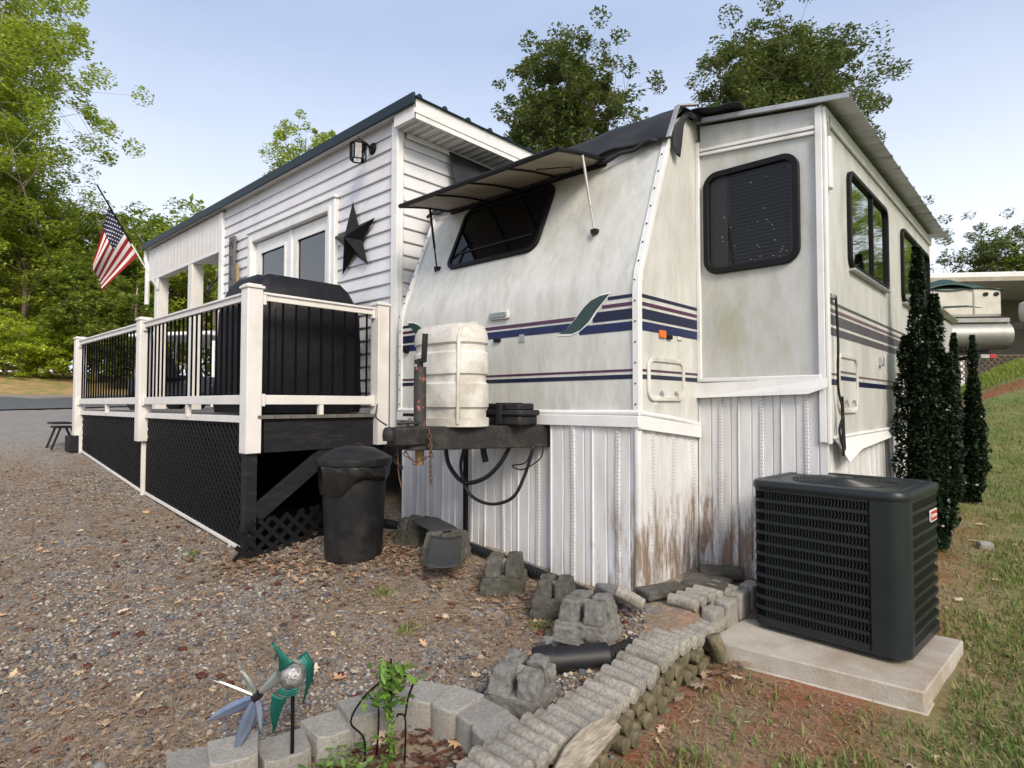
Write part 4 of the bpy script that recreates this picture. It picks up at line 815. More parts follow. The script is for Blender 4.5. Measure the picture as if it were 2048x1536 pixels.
MB().bx(-4.80,-4.755,YP+.10,3.36,1.155,1.405).build('side_beam', M['blackwood'], D, bev=.004)
MB().bx(-4.83,-4.75,YP+.08,3.38,1.405,1.43).build('side_ledger', M['blackwood'], D, bev=.003)
MB().bx(-4.84,-4.75,2.07,2.16,.30,1.20).build('support_post', M['blackwood'], D, bev=.004)
MB().bar((-4.79,2.16,.66),(-4.79,2.86,1.17),.045,.14).build('brace', M['blackwood'], D, bev=.004)
MB().bx(-4.84,-4.75,3.28,3.37,.40,1.20).build('support_post', M['blackwood'], D, bev=.004)
for x_ in (-6.4,-7.47,-8.9,-10.3): MB().bx(x_-.045,x_+.045,YP+.08,YP+.17,float(gz(x_,YP))-.05,1.22).build('support_post', M['blackwood'], D)
for x_ in (-5.6,-7.47,-9.3): MB().bx(x_-.045,x_+.045,3.25,3.34,.4,1.3).build('support_post', M['blackwood'], D)
def post(x_, y_, z0, z1, w_=.125):
    p_ = MB().bx(x_-w_/2,x_+w_/2,y_-w_/2,y_+w_/2,z0,z1).build('post', M['vinyl'], D, bev=.006)
    mb = MB(); mb.bx(x_-w_/2-.012,x_+w_/2+.012,y_-w_/2-.012,y_+w_/2+.012,z1,z1+.022); mb.plate((x_,y_,z1+.022),(1,0,0),(0,1,0),rr(w_+.0,w_+.0,.01,1),0,.012); mb.build('cap', M['vinyl'], p_, bev=.004)
post(PX[0],YP,1.155,2.475); post(PX[1],YP,1.14,2.47,.13); post(PX[2],YP,1.10,2.47,.13); post(-4.745,3.315,1.17,2.475)
def rail(p, q, horiz):
    p = Vector(p); q = Vector(q)
    for z0, z1, w_ in ((2.385,2.432,.055),(2.432,2.452,.085),(1.545,1.622,.05)): MB().bar(p+V(0,0,(z0+z1)/2),q+V(0,0,(z0+z1)/2),w_,z1-z0).build('rail', M['vinyl'], D, bev=.004)
    d = (q-p).normalized()
    for e_, s in ((p, 1), (q, -1)):
        for z_ in (2.40, 1.58): MB().bar(e_+d*s*.001+V(0,0,z_), e_+d*s*.03+V(0,0,z_), .075, .10).build('rail_bracket', M['vinyl'], D, bev=.004)
    c_ = (p+q)/2; MB().bx(c_.x-.02,c_.x+.02,c_.y-.02,c_.y+.02,DZ-.03,1.546).build('rail_foot', M['vinyl'], D)
rail((PX[0]-.064,YP,0),(PX[1]+.066,YP,0),1); rail((PX[1]-.066,YP,0),(PX[2]+.066,YP,0),1); rail((-4.765,YP+.064,0),(-4.765,3.25,0),0)
bs = MB().cyl((0,0,1.61),(0,0,2.392),.0098,n=8).build('baluster', M['baluster'], D, smooth=60, local=True); first = True
for a, b_ in ((PX[0]-.064,PX[1]+.066),(PX[1]-.066,PX[2]+.066)):
    n_ = 22
    for i in range(n_):
        x_ = a+(b_-a)*(i+.6)/(n_+.2); pos = (x_,YP,0)
        if first: bs.location = WL[D.name].inverted() @ Vector(pos); first = False
        else: inst(bs, 'baluster', D, pos)
for i in range(9): inst(bs, 'baluster', D, (-4.765, YP+.064+(3.25-YP-.064)*(i+.6)/9.2, 0))
def lattice(name, poly, org, u, v, m, par, sp_=.062, wd=.036, th=.006):
    mb = MB(); org = Vector(org); u = Vector(u).normalized(); v = Vector(v).normalized(); nn = u.cross(v)
    for s, dep in ((1, 0), (-1, th)):
        d = Vector((1, s)).normalized(); pn = Vector((-d.y, d.x)); pr_ = [Vector(q).dot(pn) for q in poly]; k = min(pr_)+.01
        while k < max(pr_):
            ts = []
            for i in range(len(poly)):
                a, b_ = Vector(poly[i]), Vector(poly[(i+1) % len(poly)]); fa, fb = a.dot(pn)-k, b_.dot(pn)-k
                if (fa < 0) != (fb < 0): q = a.lerp(b_, fa/(fa-fb)); ts.append(q.dot(d))
            if len(ts) == 2:
                a, b_ = pn*k+d*min(ts), pn*k+d*max(ts)
                if (b_-a).length > .02: mb.bar(org+u*a.x+v*a.y+nn*dep, org+u*b_.x+v*b_.y+nn*dep, wd, th, nn)
            k += sp_
    return kind(mb.build(name, m, par), 'stuff')
M['lattice'] = mat('lattice', (.005,.0052,.006), (.008,.008,.009), 6, .6, spec=.15)
gl0, gl1, gl2 = float(gz(-4.85,YP)), float(gz(-7.45,YP)), float(gz(-10.25,YP))
lattice('lattice_panel', [(-10.25,gl2),(-7.52,gl1),(-7.52,1.394),(-10.25,1.394)], (0,YP+.035,0), (1,0,0), (0,0,1), M['lattice'], D)
lattice('lattice_panel', [(-7.43,gl1),(-4.87,gl0),(-4.87,1.394),(-7.43,1.394)], (0,YP+.035,0), (1,0,0), (0,0,1), M['lattice'], D)
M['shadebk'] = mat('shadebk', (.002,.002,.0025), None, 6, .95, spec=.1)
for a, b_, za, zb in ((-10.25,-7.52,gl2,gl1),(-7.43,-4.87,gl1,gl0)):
    MB().add([(a,YP+.05,za-.03),(b_,YP+.05,zb-.03),(b_,YP+.05,1.39),(a,YP+.05,1.39)],[(0,1,2,3)]).build('lattice_shade_sheet', M['shadebk'], D, solid=.003)  # black sheet standing in for the shade behind the lattice
    MB().bar((a,YP+.02,za+.03),(b_,YP+.02,zb+.03),.02,.028).build('bottom_trim', M['vinyl'], D, bev=.003)
for x_, zb in ((-10.25,gl2),(-7.475,gl1),(-4.845,gl0+.02)): MB().bx(x_-.018,x_+.018,YP-.008,YP+.033,zb-.02,1.20).build('lattice_trim', M['vinyl'], D, bev=.003)
lat2 = thing('loose_lattice', 'loose black lattice piece leaning under the deck corner', 'lattice', (-4.70,2.4,.4))
lattice('slats', [(-.06,.02),(.85,.0+float(gz(-4.6,2.9))-.36),(.85,.40),(-.02,.30)], (-4.71,2.03,.31), (.06,1,0), (-.08,0,1), M['lattice'], lat2, .085, .036)
MB().grid(lambda u_, v_: (-10.25+5.42*u_, 2.17+1.2*v_, gz2(-10.25+5.42*u_, 2.17+1.2*v_)+.02), 30, 6).build('ground_shade_sheet', M['shadebk'], D, smooth=180, solid=.004)  # black sheet on the ground, paints the shade under the deck
tag(MB().bx(-10.25,-4.9,3.28,3.30,.5,1.40).build('shade_panel', M['shadebk'], loc=(-7.5,3.06,.9)), 'black panel added as shade beneath the deck', 'panel')  # black panel added to stand for the dark beneath the deck
# ---------------------------------------------------------------- covered grill
gr = thing('covered_grill', 'barbecue grill under a fitted black cover on the deck', 'grill', (-5.45,2.78,DZ))
gp_ = [(0,.52,.40),(.10,.53,.41),(.55,.525,.405),(.92,.515,.40),(.99,.50,.39),(1.08,.475,.365),(1.17,.44,.335),(1.215,.40,.30),(1.238,.30,.21)]
vs = []; n_ = 40
for j, (z_, a, b_) in enumerate(gp_):
    ol = rr(2*b_, 2*a, .10, 9); 
    for k, (p, q) in enumerate(ol):
        wv = 1+(.028*math.sin(k*1.9+z_*3)+.018*math.sin(k*.8-z_*5))*(1-.75*z_/1.25)
        vs.append((-5.42+p*wv, 2.765+q*wv*1.04, DZ+.01+z_+(.012*math.sin(k*.9) if j > 6 else 0)))
fs = [(j*n_+i, j*n_+(i+1) % n_, (j+1)*n_+(i+1) % n_, (j+1)*n_+i) for j in range(len(gp_)-1) for i in range(n_)]+[tuple(range((len(gp_)-1)*n_, len(gp_)*n_))]
cv = MB().add(vs, fs).build('cover', M['cloth'], gr, smooth=50)
for s in (-.3, .15, .4): MB().tube([(-5.42+.41+.012,2.72+s,DZ+.05),(-5.42+.415+.008,2.72+s,DZ+.5),(-5.42+.405,2.72+s,DZ+.92)],.006,5).build('seam', M['cloth'], cv, smooth=60)
# ---------------------------------------------------------------- trash can
cz_ = float(gz(-4.0,2.57)); tcn = thing('trash_can', 'round black plastic trash can with domed lid and bag', 'trash can', (-4.0,2.57,cz_))
cc = (-4.0,2.57,cz_-.005)
MB().lathe([(.0,.0),(.205,.0),(.212,.02),(.225,.30),(.240,.60),(.245,.68)], cc, 32, wob=lambda j, t_: 1+.012*(1 if math.sin(t_*10) > .3 else 0)*(j in (3,4))).build('body', M['canplastic'], tcn, smooth=40)
def bagw(j, t_): return 1+.02*math.sin(t_*13+j*1.3)+.014*math.sin(t_*29+j)
mb = MB(); prof = [(.248,.62-.0),(.258,.60),(.262,.64),(.266,.69),(.260,.72),(.24,.725)]
vs = []; n_ = 60
low = lambda t_: -.15*max(0, math.cos(t_+1.6))**2-.03*math.sin(t_*5)
for j, (r_, z_) in enumerate(prof):
    for k in range(n_):
        t_ = 2*math.pi*k/n_; q = r_*bagw(j, t_); dz_ = low(t_) if j == 0 else (low(t_)*.45 if j == 1 else 0); vs.append((cc[0]+q*math.cos(t_), cc[1]+q*math.sin(t_), cc[2]+z_+dz_))
mb.add(vs, [(j*n_+i, j*n_+(i+1) % n_, (j+1)*n_+(i+1) % n_, (j+1)*n_+i) for j in range(len(prof)-1) for i in range(n_)]); mb.build('bag', M['bag'], tcn, smooth=180)
ld = MB().lathe([(.262,.705),(.282,.705),(.286,.72),(.284,.752),(.270,.762),(.255,.764),(.22,.79),(.15,.825),(.08,.84),(.0,.845)], cc, 36).build('lid', M['canplastic'], tcn, smooth=35)
MB().tube([(cc[0]+.05*a,cc[1]+.03,cc[2]+.838+.012*(1-a*a)) for a in (-1,-.5,0,.5,1)],.01,6).build('handle', M['canplastic'], ld, smooth=60)
# ---------------------------------------------------------------- drain pipe, corrugated
def pipe(name, label, pts, r=.043):
    P_ = [Vector(p) for p in pts]; out = []; 
    for i in range(len(P_)-1):
        p0, p1, p2, p3 = P_[max(i-1,0)], P_[i], P_[i+1], P_[min(i+2,len(P_)-1)]; k_ = max(4, int((p2-p1).length/.0075))
        for k in range(k_):
            t_ = k/k_; out.append(.5*((2*p1)+(p2-p0)*t_+(2*p0-5*p1+4*p2-p3)*t_*t_+(3*p1-p0-3*p2+p3)*t_**3))
    rad = [r*(1 if (k//2) % 2 else .90) for k in range(len(out))]
    return tag(MB().tube(out, rad, 12).build(name, M['rubber'], smooth=30, loc=tuple(P_[0])), label, 'pipe')
g_ = lambda x_, y_, h_=.03: (x_, y_, float(gz(x_, y_))+h_)
pipe('drain_pipe', 'black corrugated drain pipe lying along the skirting', [g_(-4.75,3.05),g_(-4.3,3.12),g_(-3.6,3.15),g_(-3.0,3.14),g_(-2.4,3.11),g_(-2.02,3.06,-.01),g_(-1.80,2.96,-.045),g_(-1.70,2.76,-.03),g_(-1.70,2.50,.02)])
dp = thing('drain_outlet', 'smooth black drain pipe fitting beside the edging wall', 'pipe', g_(-1.80,2.30))
MB().cyl(Vector(g_(-1.68,2.52,.03)),Vector(g_(-1.86,2.30,.045)),.066,n=20).build('sleeve', M['rubber'], dp, smooth=50)
MB().cyl(Vector(g_(-1.85,2.315,.045)),Vector(g_(-1.91,2.24,.047)),.076,n=20).build('collar', M['rubber'], dp, smooth=50)
# ---------------------------------------------------------------- concrete deck blocks
TX = bpy.data.textures.new('rough', 'CLOUDS'); TX.noise_scale = .035; TX.noise_depth = 6
def roughen(o_, st, lv=3):
    o_.modifiers.clear()
    b_ = o_.modifiers.new('bevel', 'BEVEL'); b_.width = .014; b_.segments = 2
    m_ = o_.modifiers.new('sub', 'SUBSURF'); m_.subdivision_type = 'SIMPLE'; m_.levels = m_.render_levels = lv
    d_ = o_.modifiers.new('disp', 'DISPLACE'); d_.texture = TX; d_.texture_coords = 'GLOBAL'; d_.strength = st; d_.mid_level = .5
def pier(x_, y_, rz_, s, label, moss=True, tilt=0, gap=True):
    t_ = thing('deck_block', label, 'concrete block', (x_,y_,float(gz(x_,y_))-.015), rz_, 'concrete deck blocks')
    rs = random.Random(int(x_*1000)); m = M['mossy'] if moss else M['concrete']; B, Tt, Hh = .135*s, .098*s, .155*s
    def jit(v_): return Vector(v_)+Vector((rs.uniform(-1,1),rs.uniform(-1,1),rs.uniform(-1,1)))*.006
    def frust(mb, bx0, bx1, by0, by1, z0, z1, k0, k1):
        lo = [(bx0*k0,by0*k0,z0),(bx1*k0,by0*k0,z0),(bx1*k0,by1*k0,z0),(bx0*k0,by1*k0,z0)]; hi = [(bx0*k1,by0*k1,z1),(bx1*k1,by0*k1,z1),(bx1*k1,by1*k1,z1),(bx0*k1,by1*k1,z1)]
        mb.add([jit(q) for q in lo+hi], [(0,3,2,1),(4,5,6,7),(0,1,5,4),(1,2,6,5),(2,3,7,6),(3,0,4,7)])
    Ht = Hh+.055*s; Hh = Hh*.72; mb = MB(); frust(mb,-1,1,-1,1,0,Hh,B,B-(B-Tt)*Hh/Ht); base = mb.build('base', m, t_, bev=.014, local=True, seg=2); roughen(base, .034, 4)
    kk = B-(B-Tt)*Hh/Ht
    for sx in (-1,1):
        for sy in (-1,1):
            mb = MB(); e_ = .13; frust(mb, min(e_*sx,sx),max(e_*sx,sx),min(e_*sy,sy),max(e_*sy,sy),Hh-.012,Ht+rs.uniform(-.006,.006),kk*1.0,Tt)
            roughen(mb.build('lug', m, t_, bev=.011, local=True), .026)
    mb = MB(); mb.bx(-.05*s,.05*s,-.03*s,.03*s,Hh-.003,Hh+.075*s); mb.build('wedge', M['paver'], t_, bev=.006, local=True)
    t_.rotation_euler = (tilt, tilt*.5, rz_)
pier(-3.84,3.04,.15,1.0,'dark mossy deck block at the trash can end of the row')
pier(-3.34,2.93,.35,1.12,'dark mossy deck block with a black mat draped over it')
pier(-2.72,2.89,.62,1.08,'mossy rounded deck block standing between mat and pipe')
pier(-2.25,2.83,.5,1.0,'grey deck block next to the block nearest the edging wall',True)
pier(-1.90,2.67,.25,1.12,'pale grey deck block nearest the edging wall in its row',False)
pier(-1.80,2.02,.35,1.02,'grey deck block between the black outlet pipe and curved block border',False,.12)
# rubble by the outlet
def chunk(name, label, x_, y_, z_, s, m, group=None, rz_=0, tl=0):
    rs = random.Random(int(x_*777+y_*99)); a, b_, c_ = s; mb = MB()
    v_ = [(sx*a/2*rs.uniform(.8,1),sy*b_/2*rs.uniform(.8,1),(sz+1)*c_/2*rs.uniform(.9,1.05)) for sz in (-1,1) for sx, sy in ((-1,-1),(1,-1),(1,1),(-1,1))]
    mb.add(v_, [(0,3,2,1),(4,5,6,7),(0,1,5,4),(1,2,6,5),(2,3,7,6),(3,0,4,7)])
    o_ = mb.build(name, m, bev=min(s)*.10, local=True, loc=(x_,y_,z_), seg=2); o_.rotation_euler = (tl, 0, rz_); roughen(o_, .012); return tag(o_, label, 'stone', group)
gzf = lambda x_, y_: float(gz(x_, y_))
chunk('garden_stone','pale grey lumpy stone lying on the lawn beyond the air conditioner',-.50,6.25,gzf(-.50,6.25)-.01,(.11,.09,.07),M['paver'],None,.5)
chunk('broken_block','small square concrete chunk resting before the black outlet pipe',-1.99,2.07,gzf(-1.99,2.07)+.02,(.075,.06,.06),M['concrete'],None,.4)
chunk('broken_block','pale concrete chunk wedged between outlet pipe and edging wall',-1.72,2.10,gzf(-1.72,2.10)+.10,(.085,.07,.07),M['concrete'],None,.2,.2)
chunk('slate_piece','jagged grey slate lying on the black outlet pipe',-1.93,2.43,gzf(-1.93,2.43)+.055,(.13,.09,.02),M['concrete'],None,.9,.35)
chunk('slate_piece','flat grey slate beside the jagged one on the outlet pipe',-1.84,2.42,gzf(-1.84,2.42)+.085,(.14,.09,.016),M['concrete'],None,.3,-.2)
chunk('brown_stone','flat brown stone leaning behind the outlet pipe',-1.80,2.60,gzf(-1.8,2.6)+.04,(.13,.10,.045),M['mossy'],None,.6,.35)
# black rubber mats on the blocks
M['mat'] = mat('mat', (.022,.0225,.025), (.034,.034,.036), 30, .7, bump=.3, bscale=150)
def sheet(name, label, c_, w_, l_, rz_, fn):
    c_ = Vector(c_); mb = MB(); ca, sa = math.cos(rz_), math.sin(rz_)
    mb.grid(lambda u_, v_: c_+Vector(((u_-.5)*w_*ca-(v_-.5)*l_*sa, (u_-.5)*w_*sa+(v_-.5)*l_*ca, fn(u_, v_))), 8, 10)
    return tag(mb.build(name, M['mat'], smooth=180, solid=.006, loc=tuple(c_)), label, 'mat')
zt2 = gzf(-3.42,2.90)
sheet('rubber_mat','black rubber mat lying flat over two mossy deck blocks',(-3.52,2.97,zt2+.225),.36,.22,-.2,lambda u_,v_: .03*(.5-u_)+.012*math.sin(v_*3)-.05*max(0,u_-.8))
sheet('rubber_mat','black rubber mat curling down from block to gravel',(-3.13,2.72,zt2+.10),.22,.30,.75,lambda u_,v_: .13*(v_-.45)+.09*(v_-.5)**2+.05*(u_-.5)**2*1.5)
# ---------------------------------------------------------------- log-roll edging wall
ew = thing('edging_wall', 'low wall of stacked concrete log edging between gravel and lawn', 'wall', (-1.5,2.4,.1))
def lg(Ln, r=.043):
    mb = MB(); n_ = 10; rings = []
    for i, (t_, k) in enumerate(((-.5,.80),(-.485,.97),(-.2,1),(.2,1),(.485,.97),(.5,.80))):
        rings.append([(t_*Ln, math.cos(2*math.pi*q/n_)*r*k, math.sin(2*math.pi*q/n_)*r*k*1.02) for q in range(n_)])
    vs = sum(rings, []); m = len(rings)
    mb.add(vs, [(j*n_+i, j*n_+(i+1) % n_, (j+1)*n_+(i+1) % n_, (j+1)*n_+i) for j in range(m-1) for i in range(n_)]+[tuple(range(n_-1,-1,-1)), tuple(range((m-1)*n_, m*n_))])
    return mb
ltop = lg(.215,.0375).build('log', M['logconc'], ew, smooth=50, local=True); lsd = lg(.17,.0365).build('log', M['logside'], ew, smooth=50, local=True)
ft, fs_ = True, True
rs = random.Random(3)
for i in range(31):
    y_ = 1.30+i*.0745; xf = float(wallx(y_)); zt = .265+.035*sstep(1.4,3.5,y_)+.02*math.sin(i*.4)
    pos = (xf-.118+rs.uniform(-.010,.010), y_, float(zt)+rs.uniform(-.005,.005)); rot = (rs.uniform(0,3), rs.uniform(-.03,.05), rs.uniform(-.05,.05)-.08)
    if ft: ltop.location = WL[ew.name].inverted() @ Vector(pos); ltop.rotation_euler = rot; ft = False
    else: inst(ltop, 'log', ew, pos, rot)
    for c in range(1, 4):
        if rs.random() < .08: continue
        pos = (xf-.10+rs.uniform(-.012,.016)+.012*c, y_+.037*(c % 2)+rs.uniform(-.006,.006), float(zt)-.068*c); rot = (rs.uniform(0,3), rs.uniform(-.04,.04), rs.uniform(-.08,.08)-.05); sc3 = (rs.uniform(.85,1.15), rs.uniform(.82,1.1), rs.uniform(.8,1.08))
        if fs_: lsd.location = WL[ew.name].inverted() @ Vector(pos); lsd.rotation_euler = rot; fs_ = False
        else: inst(lsd, 'log', ew, pos, rot, sc3)
# loose short logs at the upper end
for i, (x_, y_, z_, rz_) in enumerate(((-1.86,3.02,.44,.5),(-1.62,3.52,.40,.0),(-1.60,3.60,.40,.05),(-1.58,3.68,.40,-.04),(-1.66,3.28,.395,.02),(-1.65,3.36,.395,.0),(-1.63,3.44,.40,.03),(-1.36,3.86,.43,.3),(-1.34,3.94,.43,.28))):
    inst(ltop, 'log', ew, (x_,y_,z_), (.3,.45 if i == 0 else .02,rz_), (.8,1,1))
inst(lsd, 'log', ew, (-1.40,3.16,.24), (.5,1.2,.3), (.8,1.1,1.1))
# half round of weathered wood leaning by the wall foot
wl = thing('split_log', 'weathered grey half-round plank leaning at the foot of the edging wall', 'wood', (-1.30,1.95,.08))
pl = [(-.24,-.035),(.24,-.035),(.235,.02),(.17,.062),(.06,.085),(-.06,.085),(-.17,.062),(-.235,.02)]
o_ = Vector((-1.315,1.83,.262)); uu = Vector((-.06,.98,.17)).normalized(); nn = Vector((.62,-.22,.75)); nn = (nn-uu*nn.dot(uu)).normalized(); vv = nn.cross(uu)
MB().plate(o_, uu, vv, [(a*.86,b_*.86) for a, b_ in pl], -.025, .025).build('plank', M['oldwood'], wl, bev=.006)
# ---------------------------------------------------------------- curved border of wall blocks
KB = [(-2.42,.86),(-2.36,1.00),(-2.30,1.17),(-2.275,1.345),(-2.255,1.49),(-2.19,1.62),(-2.08,1.715),(-1.93,1.755),(-1.79,1.765),(-1.665,1.74)]
wds = [.15,.17,.19,.165,.14,.15,.15,.18,.15,.14]
for i, ((x_, y_), w_) in enumerate(zip(KB, wds)):
    a, b_ = Vector(KB[max(i-1,0)]), Vector(KB[min(i+1,len(KB)-1)]); d = (b_-a).normalized(); ang = math.atan2(d.y, d.x); z_ = gzf(x_+.08,y_-.08)-.03
    w_ = .5*(Vector(KB[i])-a).length+.5*(b_-Vector(KB[i])).length if 0 < i < len(KB)-1 else w_
    mb = MB(); h_ = .155; hw = w_/2+.004
    pl = [(-hw*.93,-.085),(-hw*.5,-.105),(hw*.5,-.105),(hw*.93,-.085),(hw*1.08,.085),(-hw*1.08,.085)]
    mb.plate((0,0,0),(1,0,0),(0,1,0),pl,0,h_)
    o_ = mb.build('border_block', M['paver'], local=True, loc=(x_,y_,z_+.01*math.sin(i*2.1)), bev=.006, seg=2); o_.rotation_euler = (.03*math.sin(i*3), .03*math.cos(i*2), ang)
    tag(o_, ['tenth','ninth','eighth','seventh','sixth','fifth','fourth','third','second','first'][i]+' tapered concrete border block of the flower bed counted from the edging wall', 'concrete block', 'curved border blocks')
# paving slabs and edging bricks between skirting and pad
for x_, y_, s, rz_, lab in ((-1.42,3.98,(.46,.26,.05),.05,'long mossy paving slab flat against the slide-out skirting'),(-1.72,3.93,(.30,.22,.05),.5,'cracked mossy paving slab at the skirting corner'),(-1.84,3.36,(.34,.16,.06),1.2,'grey paving slab by the trailer skirting corner')):
    chunk('paving_slab', lab, x_, y_, gzf(x_,y_)+.005, s, M['mossy'], None, rz_)
chunk('paving_slab','broad mossy slab between the loose logs and the skirting',-1.70,3.68,gzf(-1.70,3.68)+.0,(.30,.30,.05),M['mossy'],None,.2)
chunk('paving_slab','narrow mossy slab under the edging bricks beside the pad',-1.56,3.86,gzf(-1.56,3.86)-.01,(.22,.30,.05),M['mossy'],None,-.3)
chunk('paving_slab','broken grey slab wedged beside the drain pipe at the skirting foot',-2.06,3.16,gzf(-2.06,3.16)+.0,(.30,.12,.06),M['concrete'],None,-.5)
for i in range(4):
    o_ = chunk('edging_brick',['first','second','third','fourth'][i]+' square edging brick beside the pad counted from the log edging',-1.515+.012*i,3.36+i*.155,.22+.015*i,(.10,.15,.16),M['paver'],'edging bricks by the pad',-.05)
# ---------------------------------------------------------------- air conditioner on its pad
pd = MB(); pd.plate((0,0,0),(1,0,0),(0,1,0),[(-1.487,3.193),(-.478,3.273),(-.423,4.162),(-1.452,4.142)],.145,.160); pd.plate((0,0,0),(1,0,0),(0,1,0),[(-1.475,3.205),(-.49,3.285),(-.435,4.15),(-1.44,4.13)],.155,.25)
tag(pd.build('equipment_pad', M['pad'], bev=.012, loc=(-.95,3.7,.16)), 'thick tan equipment pad under the air conditioner', 'pad')
ac = thing('air_conditioner', 'dark grey louvred outdoor air conditioner unit on a pad', 'air conditioner', (-.955,3.895,.25), R_(-4.0))
wd, dp_, H0, H1 = .79, .72, .045, .815
ol = lambda g, r=.085, n_=6: rr(wd+2*g, dp_+2*g, r+g, n_)
mb = MB(); mb.plate((0,0,0),(1,0,0),(0,1,0),ol(-.022,.06),H0,H1-.01); mb.build('coil', M['acdark'], ac, local=True, smooth=30)
mb = MB(); mb.ring((0,0,0),(1,0,0),(0,1,0),ol(0),ol(-.03,.06),.03,.075); mb.build('base_rim', M['acpaint'], ac, local=True, smooth=30)
for sx in (-1,1):
    for sy in (-1,1): MB().bx(sx*.28-.03,sx*.28+.03,sy*.26-.03,sy*.26+.03,0,.032).build('foot', M['rubber'], ac, local=True)
nb = 12; zs = [.075+i*(H1-.075)/nb for i in range(nb+1)]
for z_ in zs[1:]:
    MB().ring((0,0,0),(1,0,0),(0,1,0),ol(.0),ol(-.012,.075),z_-.020,z_-.0015).build('louvre_band', M['acpaint'], ac, local=True, smooth=30)
def fins(name, x0, x1, yf, ax):
    mb = MB(); n_ = int((x1-x0)/.0165)
    for i in range(n_+1):
        s = x0+(x1-x0)*i/n_; w2 = .0032
        for j in range(nb):
            z0, z1 = zs[j]+.001, zs[j+1]-.021; zmid = (z0+z1)/2; k = .005
            for (a0, b0, a1, b1) in ((z0, 0, zmid, k), (zmid, k, z1, 0)):
                q = [(s-w2+b0, a0), (s+w2+b0, a0), (s+w2+b1, a1), (s-w2+b1, a1)]
                mb.add([(u_, yf, v_) if ax == 'x' else (yf, u_, v_) for u_, v_ in q], [(0,1,2,3)])
    return kind(mb.build(name, M['acpaint'], ac, local=True), 'stuff')
fins('louvre_fins', -wd/2+.09, wd/2-.16, -dp_/2+.003, 'x'); fins('louvre_fins', -wd/2+.09, wd/2-.09, dp_/2-.003, 'x')
fins('louvre_fins', -dp_/2+.12, dp_/2-.09, wd/2-.003, 'y'); fins('louvre_fins', -dp_/2+.09, dp_/2-.09, -wd/2+.003, 'y')
full = rr(wd+.006, dp_+.006, .088, 8)
def arc_panel(name, sel, z0, z1, t_=.005):
    mb = MB(); m = len(sel); vs = [(a*k, b_*k, z) for z in (z0, z1) for k in (1, .985) for a, b_ in sel]
    fs = []
    for i in range(m-1): fs += [(i,i+1,2*m+i+1,2*m+i),(m+i+1,m+i,3*m+i,3*m+i+1),(2*m+i,2*m+i+1,3*m+i+1,3*m+i),(i+1,i,m+i,m+i+1)]
    fs += [(0,2*m,3*m,m),(m-1,2*m-1,4*m-1,3*m-1)]
    return mb.add(vs, fs).build(name, M['acpaint'], ac, local=True, smooth=30)
cn = full[27:36]       # corner at +x, -y
arc_panel('corner_panel', [(cn[0][0]-.075, cn[0][1])]+cn+[(cn[-1][0], cn[-1][1]+.03)], .05, H1)
arc_panel('side_strip', [(-wd/2-.003,-dp_/2+.12),(-wd/2-.003,-dp_/2+.085)], .05, H1)
mb = MB(); mb.bx(wd/2-.165,wd/2-.158,-dp_/2-.004,-dp_/2+.004,.05,H1); mb.build('seam', M['acdark'], ac, local=True)
# top: rounded cap with fan grille
vs = []; lv = [(.006,.085,H1-.004),(.010,.09,H1+.004),(.010,.09,H1+.026),(.002,.085,H1+.04),(-.02,.07,H1+.045),(-.05,.06,H1+.044),(-.06,.055,H1+.036)]
for g, r_, z_ in lv: vs += [(a, b_, z_) for a, b_ in rr(wd+2*g, dp_+2*g, r_+.01, 6)]
m_ = 28; MB().add(vs, [(j*m_+i, j*m_+(i+1) % m_, (j+1)*m_+(i+1) % m_, (j+1)*m_+i) for j in range(len(lv)-1) for i in range(m_)]).build('top_cap', M['acpaint'], ac, local=True, smooth=45)
mb = MB(); n_ = 40; inner = [(.272*math.cos(2*math.pi*k/n_+math.pi/n_), .272*math.sin(2*math.pi*k/n_+math.pi/n_)) for k in range(n_)]
oo = []
for a, b_ in inner:
    s = min((wd/2-.058)/max(abs(a),1e-6), (dp_/2-.058)/max(abs(b_),1e-6)); oo.append((a*s*.99, b_*s*.99))
mb.ring((0,0,0),(1,0,0),(0,1,0),oo,inner,H1+.028,H1+.038); tpp = mb.build('top_plate', M['acpaint'], ac, local=True)
mb = MB()
for k in range(14): mb.tube([(r_*math.cos(a), r_*math.sin(a), H1+.040+.012*(1-(r_/.27)**2)) for r_ in (.055+.0165*k,) for a in [2*math.pi*q/40 for q in range(40)]], .0042, 5, closed=True)
for k in range(20):
    a = 2*math.pi*k/20; mb.tube([(r_*math.cos(a), r_*math.sin(a), H1+.036+.012*(1-(r_/.27)**2)) for r_ in (.05,.12,.2,.275)], .0026, 5)
kind(mb.build('fan_guard', M['acpaint'], ac, local=True, smooth=60), 'stuff')
MB().lathe([(0,.0),(.06,.0),(.06,.012),(.05,.018),(0,.02)],(0,0,H1+.042),20).build('guard_hub', M['acpaint'], ac, local=True, smooth=40)
MB().lathe([(.27,-.20),(.27,.03)],(0,0,H1),32).build('fan_shroud', M['acdark'], ac, local=True, smooth=60)
for k in range(4):
    a = R_(90*k+20); mb = MB(); mb.grid(lambda u_, v_: ((.05+.20*u_)*math.cos(a+(v_-.5)*.9), (.05+.20*u_)*math.sin(a+(v_-.5)*.9), H1-.06+(v_-.5)*.06), 5, 5); mb.build('fan_blade', M['acdark'], ac, local=True, smooth=180, solid=.003)
bg_ = MB().plate((wd/2+.004,.16,H1-.125),(0,1,0),(0,0,1),rr(.145,.062,.006,2),0,.006).build('badge', M['white'], ac, local=True)
MB().plate((wd/2+.010,.16,H1-.125),(0,1,0),(0,0,1),rr(.135,.052,.005,2),0,.0012).build('badge_face', M['red'], bg_, local=True)
WL[bg_.name] = Matrix.Identity(4)
